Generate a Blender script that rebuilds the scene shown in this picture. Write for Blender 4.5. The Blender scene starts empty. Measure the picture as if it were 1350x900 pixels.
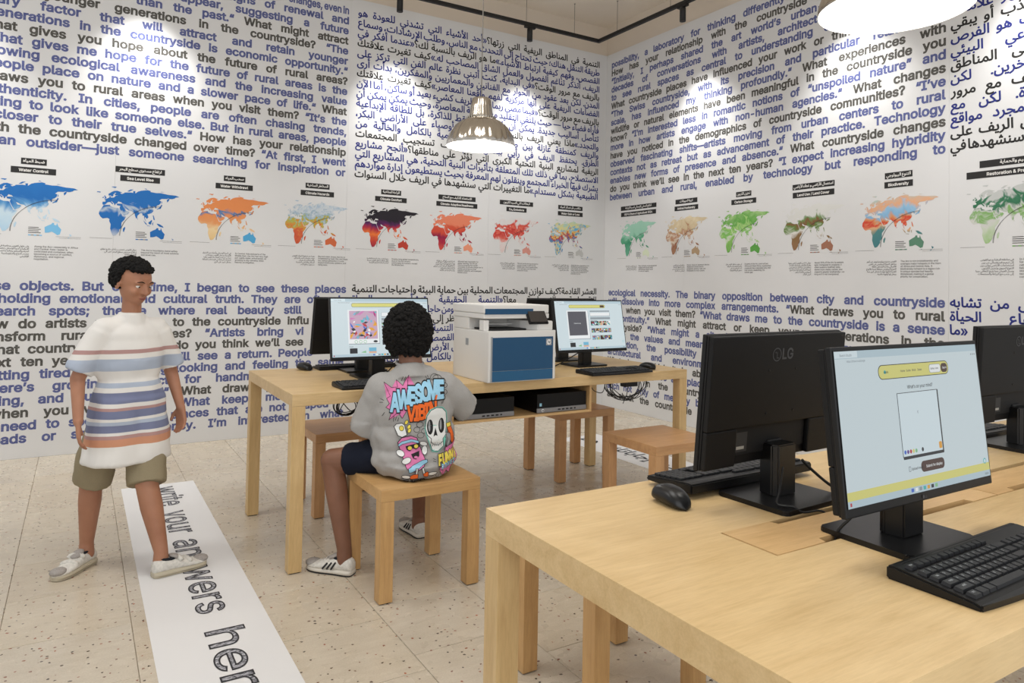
import bpy, bmesh, math, random, os
from math import sin, cos, pi, radians, sqrt
from mathutils import Vector, Matrix, noise
from mathutils.bvhtree import BVHTree
from mathutils.geometry import delaunay_2d_cdt
random.seed(7)
S = bpy.context.scene
C = S.collection

# ------------------------------------------------------------------ camera
def cam_axes(yaw, pitch, roll):
    f = Vector((sin(yaw)*cos(pitch), cos(yaw)*cos(pitch), sin(pitch)))
    r = Vector((cos(yaw), -sin(yaw), 0)); u = r.cross(f)
    return r*cos(roll)+u*sin(roll), -r*sin(roll)+u*cos(roll), f
_r, _u, _f = cam_axes(0.544348, 0.0238826, 0.0179445)
cd = bpy.data.cameras.new('camera'); cam = bpy.data.objects.new('camera', cd); C.objects.link(cam)
cam.matrix_world = Matrix(((_r.x, _u.x, -_f.x, 0), (_r.y, _u.y, -_f.y, 0), (_r.z, _u.z, -_f.z, 1.25), (0, 0, 0, 1)))
cd.sensor_width = 36; cd.sensor_fit = 'HORIZONTAL'; cd.lens = 940.94/1350*36
cd.shift_y = -99/1350; cd.clip_start = 0.05
S.camera = cam

# ------------------------------------------------------------------ world, lights, exposure
W = bpy.data.worlds.new('world'); S.world = W; W.use_nodes = True
W.node_tree.nodes['Background'].inputs[0].default_value = (0.97, 0.985, 1.0, 1)
W.node_tree.nodes['Background'].inputs[1].default_value = 0.85
S.view_settings.view_transform = 'Standard'; S.view_settings.look = 'None'
S.view_settings.exposure = -0.34; S.view_settings.gamma = 1.0
S.view_settings.use_curve_mapping = False
def light(name, kind, loc, aim, power, col=(1, .96, .9), size=.1, angle=60, blend=.6, sy=None):
    l = bpy.data.lights.new(name, kind); l.energy = power; l.color = col
    o = bpy.data.objects.new(name, l); C.objects.link(o); o.location = loc
    d = Vector(aim)-Vector(loc); o.rotation_euler = d.to_track_quat('-Z', 'Y').to_euler()
    if kind == 'AREA':
        l.size = size
        if sy: l.shape = 'RECTANGLE'; l.size_y = sy
    elif kind == 'SPOT': l.spot_size = radians(angle); l.spot_blend = blend; l.shadow_soft_size = size
    else: l.shadow_soft_size = size
    return o
light('overhead_fill_light', 'AREA', (0.9, 1.8, 3.9), (0.9, 1.8, 0), 48, (1, .98, .95), 1.4, sy=1.4)  # added soft overhead fill, not a ceiling fixture of the room
light('overhead_fill_light', 'AREA', (-1.2, 3.6, 3.9), (-1.2, 3.6, 0), 42, (1, .98, .95), .8, sy=.8)  # second added overhead fill, off to the left, no fixture behind it
light('rear_fill_light', 'AREA', (0.3, -0.7, 1.9), (1.6, 4.0, 2.3), 50, (.97, .985, 1), 3.2, sy=2.4)  # added fill behind the camera, brightens walls and ceiling; no doorway there
TRZ = 3.66; TRX = 4.33; TRY = 5.57
left_spots = [(-0.9, 0), (0.35, 0), (2.30, 1), (3.62, 1)]
for x, vis in left_spots:
    light('track_spot_light', 'SPOT', (x, TRY, 3.42), (x+.06, 5.9, 1.55), 125, (1, .99, .97), .06, 84, 1.0)
right_spots = [(4.55, 1), (3.1, 0), (1.9, 0)]
for y, vis in right_spots:
    light('track_spot_light', 'SPOT', (TRX, y, 3.42), (4.7, y-.08, 1.55), 115, (1, .99, .97), .06, 84, 1.0)

# ------------------------------------------------------------------ materials
MATS = {}
def lin(c):
    return tuple(((v/255)/12.92 if v/255 <= .04045 else ((v/255+.055)/1.055)**2.4) for v in c)+(1,)
def mat(name, col, rough=.5, metal=0, emit=0, spec=.5, coat=0):
    if name in MATS: return MATS[name]
    m = bpy.data.materials.new(name); m.use_nodes = True; n = m.node_tree.nodes['Principled BSDF']
    n.inputs['Base Color'].default_value = lin(col); n.inputs['Roughness'].default_value = rough
    n.inputs['Metallic'].default_value = metal; n.inputs['Specular IOR Level'].default_value = spec
    n.inputs['Coat Weight'].default_value = coat
    if emit:
        n.inputs['Emission Color'].default_value = lin(col); n.inputs['Emission Strength'].default_value = emit
        n.inputs['Base Color'].default_value = (0.01, .01, .01, 1)
    m.diffuse_color = lin(col); MATS[name] = m
    return m
class NT:
    def __init__(s, m): s.t = m.node_tree; s.p = s.t.nodes['Principled BSDF']
    def n(s, k, **kw):
        a = s.t.nodes.new(k)
        for q, v in kw.items():
            if q.startswith('i_'): a.inputs[int(q[2:]) if q[2:].isdigit() else q[2:].replace('_', ' ')].default_value = v
            else: setattr(a, q, v)
        return a
    def l(s, a, b): s.t.links.new(a, b)
    def ramp(s, fac, stops, interp='LINEAR'):
        r = s.n('ShaderNodeValToRGB'); r.color_ramp.interpolation = interp
        e = r.color_ramp.elements
        e[0].position, e[0].color = stops[0][0], lin(stops[0][1]); e[1].position, e[1].color = stops[-1][0], lin(stops[-1][1])
        for p, c in stops[1:-1]:
            q = e.new(p); q.color = lin(c)
        s.l(fac, r.inputs[0]); return r.outputs[0]
    def mix(s, f, a, b, mode='MIX'):
        m = s.n('ShaderNodeMix', data_type='RGBA', blend_type=mode)
        for i, v in ((0, f), (6, a), (7, b)):
            if hasattr(v, 'is_linked'): s.l(v, m.inputs[i])
            else: m.inputs[i].default_value = v
        return m.outputs[2]
    def pos(s, kind='obj', scale=(1, 1, 1), rot=(0, 0, 0), rnd=0):
        if kind == 'world': o = s.n('ShaderNodeNewGeometry').outputs['Position']
        else: o = s.n('ShaderNodeTexCoord').outputs['Object']
        if rnd:
            oi = s.n('ShaderNodeObjectInfo'); mu = s.n('ShaderNodeMath', operation='MULTIPLY', i_1=float(rnd)); s.l(oi.outputs['Random'], mu.inputs[0])
            ad = s.n('ShaderNodeVectorMath', operation='ADD'); s.l(o, ad.inputs[0]); s.l(mu.outputs[0], ad.inputs[1]); o = ad.outputs[0]
        mp = s.n('ShaderNodeMapping'); mp.inputs['Scale'].default_value = scale; mp.inputs['Rotation'].default_value = rot
        s.l(o, mp.inputs[0]); return mp.outputs[0]
    def noise(s, vec, scale, det=4, rough=.5, dist=0):
        a = s.n('ShaderNodeTexNoise'); a.inputs['Scale'].default_value = scale; a.inputs['Detail'].default_value = det
        a.inputs['Roughness'].default_value = rough; a.inputs['Distortion'].default_value = dist; s.l(vec, a.inputs['Vector']); return a.outputs[0]
    def bump(s, h, strength=.2, dist=.001):
        b = s.n('ShaderNodeBump'); b.inputs['Strength'].default_value = strength; b.inputs['Distance'].default_value = dist
        s.l(h, b.inputs['Height']); s.l(b.outputs[0], s.p.inputs['Normal'])
def wood(name, light_c, dark_c, axis='x', rough=.42, grain=1.0, rnd=3.0):
    m = mat(name, light_c, rough); t = NT(m)
    sc = {'x': (1.2, 14, 14), 'y': (14, 1.2, 14), 'z': (14, 14, 1.2)}[axis]
    v = t.pos('obj', sc, rnd=rnd)
    n1 = t.noise(v, 1.6, 6, .6, 1.2); n2 = t.noise(t.pos('obj', tuple(q*6 for q in sc), rnd=rnd), 2.5, 3, .7, .3)
    big = t.noise(t.pos('obj', (2.2, 2.2, 2.2), rnd=rnd), 1.5, 3, .5, .8)
    c1 = t.ramp(n1, [(.3, dark_c), (.62, light_c)])
    dk = tuple(int(q*.86) for q in dark_c)
    c2 = t.mix(.25*grain, c1, t.ramp(n2, [(.35, dk), (.6, light_c)]))
    c3 = t.mix(.28, c2, t.ramp(big, [(.35, dark_c), (.65, tuple(min(255, q+8) for q in light_c))]))
    t.l(c3, t.p.inputs['Base Color']); t.bump(n2, .08, .0006)
    return m
def pick_wood(kind):
    a = {'birch': ((216, 187, 138), (194, 161, 109)), 'birch_edge': ((214, 184, 132), (190, 156, 104)),
         'oak': ((204, 164, 110), (178, 136, 84)), 'beech': ((206, 160, 112), (178, 132, 88)), 'ply': ((216, 180, 128), (190, 150, 98))}[kind]
    return {ax: wood('wood_%s_%s' % (kind, ax), a[0], a[1], ax) for ax in 'xyz'}
WB = pick_wood('birch'); WE = pick_wood('birch_edge'); WO = pick_wood('oak'); WK = pick_wood('beech'); WP = pick_wood('ply')
M_slot = mat('slot_brown', (110, 68, 36), .8)
def plaster(name, col, b=.15):
    m = mat(name, col, .85); t = NT(m); v = t.pos('world')
    n = t.noise(v, 60, 4); big = t.noise(v, 1.2, 2)
    t.l(t.ramp(big, [(.3, tuple(int(c*.97) for c in col)), (.7, col)]), t.p.inputs['Base Color']); t.bump(n, b, .0008)
    return m
M_paper = plaster('wallpaper_white', (222, 222, 222), .08)
M_plast = plaster('plaster_beige', (222, 210, 194)); M_ceil = plaster('ceiling_beige', (232, 222, 208))
def ink(name, c1, c2, sc=260):
    m = mat(name, c1, .8); t = NT(m); v = t.pos('world')
    n = t.noise(v, sc, 2, .5, .6)
    t.l(t.ramp(n, [(.42, c1), (.62, c2)]), t.p.inputs['Base Color'])
    return m
INK_B = ink('ink_blue', (60, 68, 128), (116, 124, 168)); INK_D = ink('ink_dark', (52, 50, 48), (112, 110, 104))
INK_AB = mat('ink_arabic_blue', (36, 46, 124), .8); INK_AD = mat('ink_arabic_dark', (38, 37, 36), .8)
INK_S = mat('ink_small', (58, 56, 54), .8); INK_W = mat('ink_white', (238, 236, 232), .8); M_bar = mat('title_black', (32, 31, 31), .7)
# floor tiles: cream terrazzo with dark and reddish chips
def tilemat():
    m = mat('terrazzo_tile', (200, 184, 160), .55); t = NT(m); v = t.pos('world')
    base = t.ramp(t.noise(v, 3.0, 5, .6, .5), [(.3, (186, 174, 154)), (.7, (208, 198, 180))])
    oi = t.n('ShaderNodeObjectInfo'); tint = t.ramp(oi.outputs['Random'], [(0, (188, 172, 148)), (.35, (206, 192, 168)), (.7, (198, 188, 172)), (1, (212, 202, 184))])
    base = t.mix(.45, base, tint)
    base = t.mix(.18, base, t.ramp(t.noise(t.pos('world', (3, 12, 3)), 3, 5, .65, .6), [(.35, (170, 154, 132)), (.65, (216, 206, 188))]))
    base = t.mix(.10, base, t.ramp(t.noise(v, 180, 2), [(.35, (130, 118, 104)), (.65, (222, 214, 200))]))
    wv = t.n('ShaderNodeVectorMath', operation='MULTIPLY_ADD'); nn = t.n('ShaderNodeTexNoise'); nn.inputs['Scale'].default_value = 90; t.l(v, nn.inputs['Vector'])
    t.l(nn.outputs['Color'], wv.inputs[0]); wv.inputs[1].default_value = (.010, .010, .010); t.l(v, wv.inputs[2])
    vo = t.n('ShaderNodeTexVoronoi', feature='F1'); vo.inputs['Scale'].default_value = 46; t.l(wv.outputs[0], vo.inputs['Vector'])
    wn = t.n('ShaderNodeSeparateColor'); t.l(vo.outputs['Color'], wn.inputs[0])
    thr = t.n('ShaderNodeMath', operation='LESS_THAN', i_1=.20); t.l(vo.outputs['Distance'], thr.inputs[0])
    sel = t.n('ShaderNodeMath', operation='GREATER_THAN', i_1=.55); t.l(wn.outputs[0], sel.inputs[0])
    an = t.n('ShaderNodeMath', operation='MULTIPLY'); t.l(thr.outputs[0], an.inputs[0]); t.l(sel.outputs[0], an.inputs[1])
    chip = t.ramp(wn.outputs[1], [(0, (66, 58, 50)), (.45, (92, 74, 60)), (.75, (158, 92, 64)), (1, (58, 56, 54))])
    t.l(t.mix(an.outputs[0], base, chip), t.p.inputs['Base Color'])
    t.l(t.ramp(t.noise(v, 6, 3), [(.3, (120, 120, 120)), (.7, (165, 165, 165))]), t.p.inputs['Roughness'])
    return m
M_tile = tilemat(); M_grout = mat('grout', (156, 144, 126), .9)
M_blk = mat('black_plastic', (15, 15, 16), .42, spec=.35); M_blk2 = mat('black_matte', (13, 13, 14), .55, spec=.3); M_key = mat('key_black', (24, 25, 28), .5)
M_stand = mat('stand_black', (13, 13, 14), .34, spec=.4); M_cable = mat('cable_black', (16, 16, 17), .5); M_trk = mat('track_black', (18, 17, 17), .5)
M_wire = mat('steel_wire', (120, 116, 110), .4, .8)
M_alu = mat('brushed_aluminium', (196, 190, 180), .36, 1.0)
t_ = NT(M_alu); t_.l(t_.ramp(t_.noise(t_.pos('obj', (1, 1, 90)), 6, 3), [(.3, (88, 88, 88)), (.7, (125, 125, 125))]), t_.p.inputs['Roughness'])
M_encl = mat('lamp_inner_white', (250, 250, 248), .6)
M_bulb = mat('bulb_glow', (255, 250, 240), emit=14)
M_prw = mat('printer_white', (222, 220, 216), .45); M_prg = mat('printer_grey', (150, 154, 158), .45); M_prb = mat('printer_blue', (18, 72, 110), .4)
M_prb2 = mat('printer_blue_light', (28, 88, 128), .4); M_dark = mat('cavity_dark', (14, 14, 15), .7)
M_silver = mat('pc_silver', (140, 140, 142), .4, .3); M_white = mat('white_print', (235, 235, 235), .6); M_dot = mat('led_blue', (150, 200, 220), .5)
# skin, hair, cloth
def skinmat(name, c, c2):
    m = mat(name, c, .55); t = NT(m)
    t.l(t.ramp(t.noise(t.pos('obj'), 9, 3), [(.3, c2), (.7, c)]), t.p.inputs['Base Color'])
    t.p.inputs['Subsurface Weight'].default_value = .08; t.p.inputs['Subsurface Scale'].default_value = .01
    return m
M_skin = skinmat('skin_brown', (134, 92, 70), (116, 78, 58)); M_skin2 = skinmat('skin_tan', (176, 126, 98), (158, 108, 82))
M_hair = mat('hair_black', (14, 12, 11), .8, spec=.25); M_eye = mat('eye_white', (230, 226, 220), .3); M_iris = mat('iris_dark', (30, 20, 16), .2); M_lip = mat('lip', (150, 88, 76), .5)
def cloth(name, c, sc=700):
    m = mat(name, c, .9, spec=.2); t = NT(m); n = t.noise(t.pos('obj'), sc, 2)
    t.l(t.ramp(n, [(.3, tuple(int(q*.9) for q in c)), (.7, c)]), t.p.inputs['Base Color']); t.bump(n, .15, .0006)
    return m
M_shirt = cloth('grey_jersey', (170, 168, 165)); M_navy = cloth('navy_cotton', (24, 28, 42)); M_khaki = cloth('khaki_cotton', (150, 138, 112))
M_shoe = cloth('white_leather', (224, 220, 212), 90); M_shoeg = cloth('grey_suede', (168, 162, 156), 200); M_sole = mat('sole_white', (208, 202, 190), .6)
M_soled = mat('sole_dark', (34, 34, 36), .7); M_sock = cloth('dark_lining', (38, 40, 46)); M_soleb = mat('sole_cream', (188, 178, 156), .6)

# ------------------------------------------------------------------ builders
def tag(o, label=None, cat=None, group=None, kind=None):
    if label: o['label'] = label
    if cat: o['category'] = cat
    if group: o['group'] = group
    if kind: o['kind'] = kind
    return o
def thing(name, label, cat, loc=(0, 0, 0), rz=0, group=None):
    o = bpy.data.objects.new(name, None); C.objects.link(o); o.empty_display_size = .05
    o.location = loc; o.rotation_euler = (0, 0, rz); return tag(o, label, cat, group)
def link(name, me, parent=None, smooth=False, loc=None):
    o = bpy.data.objects.new(name, me); C.objects.link(o); o.parent = parent
    if loc: o.location = loc
    if smooth:
        for p in me.polygons: p.use_smooth = True
    return o
def setm(me, m):
    for q in (m if isinstance(m, (list, tuple)) else [m]): me.materials.append(q)
class G:
    """collects shapes into one bmesh"""
    def __init__(s): s.b = bmesh.new(); s.mi = 0
    def _mark(s, vs):
        if s.mi:
            for f in {f for v in vs for f in v.link_faces}: f.material_index = s.mi
    def box(s, x0, x1, y0, y1, z0, z1, bev=0, seg=2, M=None):
        vs = bmesh.ops.create_cube(s.b, size=1)['verts']
        for v in vs:
            v.co = Vector((x0+(v.co.x+.5)*(x1-x0), y0+(v.co.y+.5)*(y1-y0), z0+(v.co.z+.5)*(z1-z0)))
        if bev:
            es = list({e for v in vs for e in v.link_edges})
            r = bmesh.ops.bevel(s.b, geom=es, offset=bev, segments=seg, profile=.6, affect='EDGES', clamp_overlap=True)
            vs = list({v for f in r['faces'] for v in f.verts}|{v for v in vs if v.is_valid})
        if M:
            for v in vs: v.co = M @ v.co
        s._mark(vs); return vs
    def tube(s, pts, r, n=8, closed=False, caps=True):
        pts = [Vector(p) for p in pts]; rings = []; N = len(pts); up = None
        for i, p in enumerate(pts):
            a = pts[(i-1) % N] if (closed or i) else p; c = pts[(i+1) % N] if (closed or i < N-1) else p
            d = (c-a).normalized()
            if up is None: up = d.orthogonal().normalized()
            up = (up-d*up.dot(d)); up = up.normalized() if up.length > 1e-6 else d.orthogonal().normalized()
            q = d.cross(up); rr = r[i] if isinstance(r, (list, tuple)) else r
            rings.append([s.b.verts.new(p+(up*cos(2*pi*k/n)+q*sin(2*pi*k/n))*rr) for k in range(n)])
        M_ = N if closed else N-1
        for i in range(M_):
            A, B_ = rings[i], rings[(i+1) % N]
            for k in range(n):
                f = s.b.faces.new((A[k], A[(k+1) % n], B_[(k+1) % n], B_[k])); f.material_index = s.mi
        if caps and not closed:
            for R_, fl in ((rings[0], 1), (rings[-1], 0)):
                f = s.b.faces.new(R_[::-1] if fl else R_); f.material_index = s.mi
    def lathe(s, prof, n=32, M=None, rib=0, ribn=0, closed=False, cap=True):
        rings = []
        for (r, z) in prof:
            ring = []
            for k in range(n):
                a = 2*pi*k/n; rr = r*(1+(rib*abs(sin(ribn*a/2)) if rib else 0))
                p = Vector((rr*cos(a), rr*sin(a), z)); ring.append(s.b.verts.new(M @ p if M else p))
            rings.append(ring)
        P = len(prof)
        for i in range(P if closed else P-1):
            A, B_ = rings[i], rings[(i+1) % P]
            for k in range(n):
                f = s.b.faces.new((A[k], A[(k+1) % n], B_[(k+1) % n], B_[k])); f.material_index = s.mi; f.smooth = True
        if not closed and cap:
            for R_, fl in ((rings[0], 1), (rings[-1], 0)):
                if (R_[0].co-R_[n//2].co).length > 1e-5:
                    f = s.b.faces.new(R_[::-1] if fl else R_); f.material_index = s.mi
    def prism(s, pts, z0, z1, M=None, bev=0):
        a = [s.b.verts.new((x, y, z0)) for x, y in pts]; b = [s.b.verts.new((x, y, z1)) for x, y in pts]
        fs = [s.b.faces.new(a[::-1]), s.b.faces.new(b)]; n = len(pts)
        for i in range(n): fs.append(s.b.faces.new((a[i], a[(i+1) % n], b[(i+1) % n], b[i])))
        for f in fs: f.material_index = s.mi
        vs = a+b
        if bev:
            r = bmesh.ops.bevel(s.b, geom=list({e for v in vs for e in v.link_edges}), offset=bev, segments=2, affect='EDGES', clamp_overlap=True)
            vs = list({v for f in r['faces'] for v in f.verts}|{v for v in vs if v.is_valid})
        if M:
            for v in vs: v.co = M @ v.co
    def sphere(s, c, r, seg=16, M=None):
        m = Matrix.Translation(c) @ Matrix.Diagonal((*(r if hasattr(r, '__len__') else (r, r, r)), 1))
        vs = bmesh.ops.create_uvsphere(s.b, u_segments=seg, v_segments=max(6, seg//2), radius=1, matrix=(M @ m) if M else m)['verts']
        for f in {f for v in vs for f in v.link_faces}: f.smooth = True
        s._mark(vs)
    def done(s, name, m, parent=None, smooth=False, off=None, norm=True):
        if off is not None: bmesh.ops.translate(s.b, verts=s.b.verts, vec=-Vector(off))
        if norm: bmesh.ops.recalc_face_normals(s.b, faces=s.b.faces)
        me = bpy.data.meshes.new(name); s.b.to_mesh(me); s.b.free(); setm(me, m)
        return link(name, me, parent, smooth)
def B(name, m, parent, *a, bev=.0015, seg=2, M=None):
    g = G(); g.box(*a, bev=bev, seg=seg, M=M); return g.done(name, m, parent)
def copy_tree(o, parent=None):
    c = o.copy(); C.objects.link(c); c.parent = parent
    for ch in list(o.children): copy_tree(ch, c)
    return c

# ------------------------------------------------------------------ lettering
def load_font():
    try:
        p = os.path.join(bpy.utils.system_resource('DATAFILES'), 'fonts', 'Inter.woff2')
        if os.path.exists(p): return bpy.data.fonts.load(p)
    except Exception: pass
    return None
INTER = load_font()
_cache = {}; _gc = {}; _adv = {}
def _loops(txt, latin, res):
    c = bpy.data.curves.new('w', 'FONT'); c.body = txt; c.size = 1; c.resolution_u = res; c.fill_mode = 'NONE'
    if latin and INTER: c.font = INTER
    o = bpy.data.objects.new('w', c); me = o.to_mesh()
    vs = [(v.co.x, v.co.y) for v in me.vertices]; es = [tuple(e.vertices) for e in me.edges]
    o.to_mesh_clear(); bpy.data.objects.remove(o); bpy.data.curves.remove(c)
    return vs, es
def _xmax(txt, latin): return max(v[0] for v in _loops(txt, latin, 1)[0])
def advance(ch, latin):
    k = (ch, latin)
    if k not in _adv:
        r = 'H' if latin else '\ufe8d'
        if (r, 0, latin) not in _adv: _adv[(r, 0, latin)] = _xmax(r+r, latin)
        _adv[k] = _xmax(r+ch+r, latin)-_adv[(r, 0, latin)]
    return _adv[k]
def glyph(ch, latin, res):
    """outline of one character, filled by the non-zero winding rule"""
    k = (ch, latin, res)
    if k in _gc: return _gc[k]
    vs, es = _loops(ch, latin, res)
    if len(vs) < 3: _gc[k] = ([], [], [], {}); return _gc[k]
    r = delaunay_2d_cdt([Vector(v) for v in vs], es, [], 0, 1e-6)
    nv = [(v.x, v.y) for v in r[0]]; tris = []
    for f in r[2]:
        x = sum(nv[i][0] for i in f)/3; y = sum(nv[i][1] for i in f)/3; w = 0
        for i, j in es:
            (ax, ay), (bx, by) = vs[i], vs[j]
            if (ay <= y) != (by <= y):
                t = (y-ay)/(by-ay)
                if ax+t*(bx-ax) > x: w += 1 if by > ay else -1
        if w: 
            ar = (nv[f[1]][0]-nv[f[0]][0])*(nv[f[2]][1]-nv[f[0]][1])-(nv[f[2]][0]-nv[f[0]][0])*(nv[f[1]][1]-nv[f[0]][1])
            tris.append(tuple(f) if ar > 0 else tuple(f[::-1]))
    cnt = set()
    for f in tris:
        for i in range(3): cnt.add((f[i], f[(i+1) % 3]))
    bd = [(a, b) for (a, b) in cnt if (b, a) not in cnt]; nrm = {}
    for a, b in bd:
        dx, dy = nv[b][0]-nv[a][0], nv[b][1]-nv[a][1]; L = math.hypot(dx, dy) or 1
        for q in (a, b): nrm.setdefault(q, []).append((dy/L, -dx/L))
    vn = {}
    for q, l in nrm.items():
        sx = sum(n[0] for n in l); sy = sum(n[1] for n in l); L = math.hypot(sx, sy)
        if L < 1e-6: vn[q] = l[0]; continue
        sx /= L; sy /= L; d = max(.7, sx*l[0][0]+sy*l[0][1]); vn[q] = (sx/d, sy/d)
    _gc[k] = (nv, tris, bd, vn); return _gc[k]
def glyphs(word, latin=True, res=2):
    k = (word, latin, res)
    if k in _cache: return _cache[k]
    nv, nf, bd, vn = [], [], [], {}; x = 0
    for ch in word:
        g = glyph(ch, latin, res); b = len(nv)
        nv += [(a[0]+x, a[1]) for a in g[0]]; nf += [tuple(b+i for i in f) for f in g[1]]; bd += [(a+b, c+b) for a, c in g[2]]
        for q, n in g[3].items(): vn[q+b] = n
        x += advance(ch, latin)
    x0 = min((v[0] for v in nv), default=0); x1 = max((v[0] for v in nv), default=.3)
    _cache[k] = (nv, nf, x0, x1, bd, vn)
    return _cache[k]
class Text:
    """flat lettering laid on a surface frame: o + u*right + v*up"""
    def __init__(s, org, right, up, lift=.0006):
        s.o = Vector(org); s.r = Vector(right); s.u = Vector(up); s.n = s.r.cross(s.u).normalized()*lift
        s.v = []; s.f = []; s.m = []
    def P(s, x, y, h=1): return s.o+s.r*x+s.u*y+s.n*h
    def word(s, w, x, y, size, mi=0, bold=.02, latin=True, sx=1, outline=None, slant=0, res=2):
        nv, nf, x0, x1, bd, vn = glyphs(w, latin, res); base = len(s.v)
        for a in nv: s.v.append(s.P(x+(a[0]-x0)*size*sx+a[1]*size*slant, y+a[1]*size))
        for f in nf: s.f.append(tuple(base+i for i in f)); s.m.append(mi)
        if bold:
            om = mi if outline is None else outline; b2 = len(s.v); ids = {}
            for q, n in vn.items():
                ids[q] = len(s.v); s.v.append(s.P(x+(nv[q][0]-x0+n[0]*bold)*size*sx+nv[q][1]*size*slant, y+(nv[q][1]+n[1]*bold)*size, 1 if outline is None else 1.6))
            if outline is not None:
                inn = {}
                for q, n in vn.items():
                    inn[q] = len(s.v); s.v.append(s.P(x+(nv[q][0]-x0-n[0]*bold*.55)*size*sx+nv[q][1]*size*slant, y+(nv[q][1]-n[1]*bold*.55)*size, 1.6))
            for a, b in bd:
                if outline is None: s.f.append((base+a, ids[a], ids[b], base+b))
                else: s.f.append((inn[a], ids[a], ids[b], inn[b]))
                s.m.append(om)
        return (x1-x0)*size*sx
    def quad(s, x0, x1, y0, y1, mi=0, h=1):
        s.poly([(x0, y0), (x1, y0), (x1, y1), (x0, y1)], mi, h)
    def poly(s, pts, mi=0, h=1):
        b = len(s.v); s.v += [s.P(x, y, h) for x, y in pts]; s.f.append(tuple(range(b, b+len(pts)))); s.m.append(mi)
    def line(s, text, x0, x1, y, size, cols=(0, 1), latin=True, bold=.02, rtl=False, mode='justify', sx=1):
        """{...} switches to the second colour"""
        toks = []; dark = False
        for w in text.split():
            parts = []; cur = ''
            for ch in w:
                if ch in '{}':
                    if cur: parts.append((cur, dark)); cur = ''
                    dark = ch == '{'
                else: cur += ch
            if cur: parts.append((cur, dark))
            toks.append(parts)
        if rtl: toks = [[(shape(p), d) for p, d in t][::-1] for t in toks][::-1]
        gp = .06*size
        def W_(t): return sum((glyphs(p, latin)[3]-glyphs(p, latin)[2])*size*sx for p, d in t)+gp*(len(t)-1)
        tot = sum(W_(t) for t in toks); n = len(toks)
        if mode == 'justify':
            gap = (x1-x0-tot)/max(1, n-1)
            if gap < .16*size and n > 1:
                k = (x1-x0-.18*size*(n-1))/tot; sx *= k; tot *= k; gap = .18*size
            x = x0
        else:
            gap = .26*size; full = tot+gap*(n-1)
            if x1 is not None and x0 is not None and full > (x1-x0): k = (x1-x0)/full; sx *= k; gap *= k; full = x1-x0
            x = {'left': x0, 'right': (x1 or 0)-full, 'center': ((x0 or 0)+(x1 or 0))/2-full/2}[mode]
        for t in toks:
            for p, d in t:
                x += s.word(p, x, y, size, cols[1 if d else 0], bold, latin, sx)+gp
            x += gap-gp
    def done(s, name, mats, parent=None, off=None):
        me = bpy.data.meshes.new(name)
        vs = [tuple(v-Vector(off)) for v in s.v] if off is not None else [tuple(v) for v in s.v]
        me.from_pydata(vs, [], s.f); setm(me, mats)
        me.polygons.foreach_set('material_index', s.m); me.update()
        return link(name, me, parent)
_A = {}
def _reg(ch, base, n):
    _A[ch] = (base, base+1, base+2 if n == 4 else None, base+3 if n == 4 else None)
for ch, b_, n_ in [('ء', 0xFE80, 1), ('آ', 0xFE81, 2), ('أ', 0xFE83, 2), ('ؤ', 0xFE85, 2), ('إ', 0xFE87, 2), ('ئ', 0xFE89, 4), ('ا', 0xFE8D, 2), ('ب', 0xFE8F, 4), ('ة', 0xFE93, 2),
        ('ت', 0xFE95, 4), ('ث', 0xFE99, 4), ('ج', 0xFE9D, 4), ('ح', 0xFEA1, 4), ('خ', 0xFEA5, 4), ('د', 0xFEA9, 2), ('ذ', 0xFEAB, 2), ('ر', 0xFEAD, 2), ('ز', 0xFEAF, 2), ('س', 0xFEB1, 4),
        ('ش', 0xFEB5, 4), ('ص', 0xFEB9, 4), ('ض', 0xFEBD, 4), ('ط', 0xFEC1, 4), ('ظ', 0xFEC5, 4), ('ع', 0xFEC9, 4), ('غ', 0xFECD, 4), ('ف', 0xFED1, 4), ('ق', 0xFED5, 4), ('ك', 0xFED9, 4),
        ('ل', 0xFEDD, 4), ('م', 0xFEE1, 4), ('ن', 0xFEE5, 4), ('ه', 0xFEE9, 4), ('و', 0xFEED, 2), ('ى', 0xFEEF, 2), ('ي', 0xFEF1, 4)]: _reg(ch, b_, n_)
_LA = {'آ': 0xFEF5, 'أ': 0xFEF7, 'إ': 0xFEF9, 'ا': 0xFEFB}
def shape(w):
    out = []; i = 0; prev = False          # prev: previous letter joins forward
    while i < len(w):
        ch = w[i]
        if ch not in _A:
            out.append({'«': '»', '»': '«', '(': ')', ')': '('}.get(ch, ch)); prev = False; i += 1; continue
        if ch == 'ل' and i+1 < len(w) and w[i+1] in _LA:
            out.append(chr(_LA[w[i+1]]+(1 if prev else 0))); prev = False; i += 2; continue
        f = _A[ch]; dual = f[2] is not None
        nxt = i+1 < len(w) and w[i+1] in _A and w[i+1] != 'ء'
        if ch == 'ء': out.append(chr(f[0])); prev = False
        elif prev and dual and nxt: out.append(chr(f[3])); prev = True
        elif prev: out.append(chr(f[1])); prev = False
        elif dual and nxt: out.append(chr(f[2])); prev = True
        else: out.append(chr(f[0])); prev = False
        i += 1
    return ''.join(out[::-1])
# ------------------------------------------------------------------ the room
WH = 3.97; X0, X1, Y0, Y1 = -2.2, 4.70, -0.8, 5.90
def struct(o): o['kind'] = 'structure'; return o
floor = struct(B('floor', M_grout, None, X0, X1+.2, Y0, Y1+.2, -.15, -.004, bev=0))
wl = struct(B('wall_left', M_plast, None, X0, X1+.2, Y1+.02, Y1+.2, -.15, WH+.1, bev=0))
wr = struct(B('wall_right', M_plast, None, X1+.02, X1+.2, Y0, Y1+.02, -.15, WH+.1, bev=0))
struct(B('ceiling', M_ceil, None, X0, X1+.02, Y0, Y1+.02, WH, WH+.1, bev=0))
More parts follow.
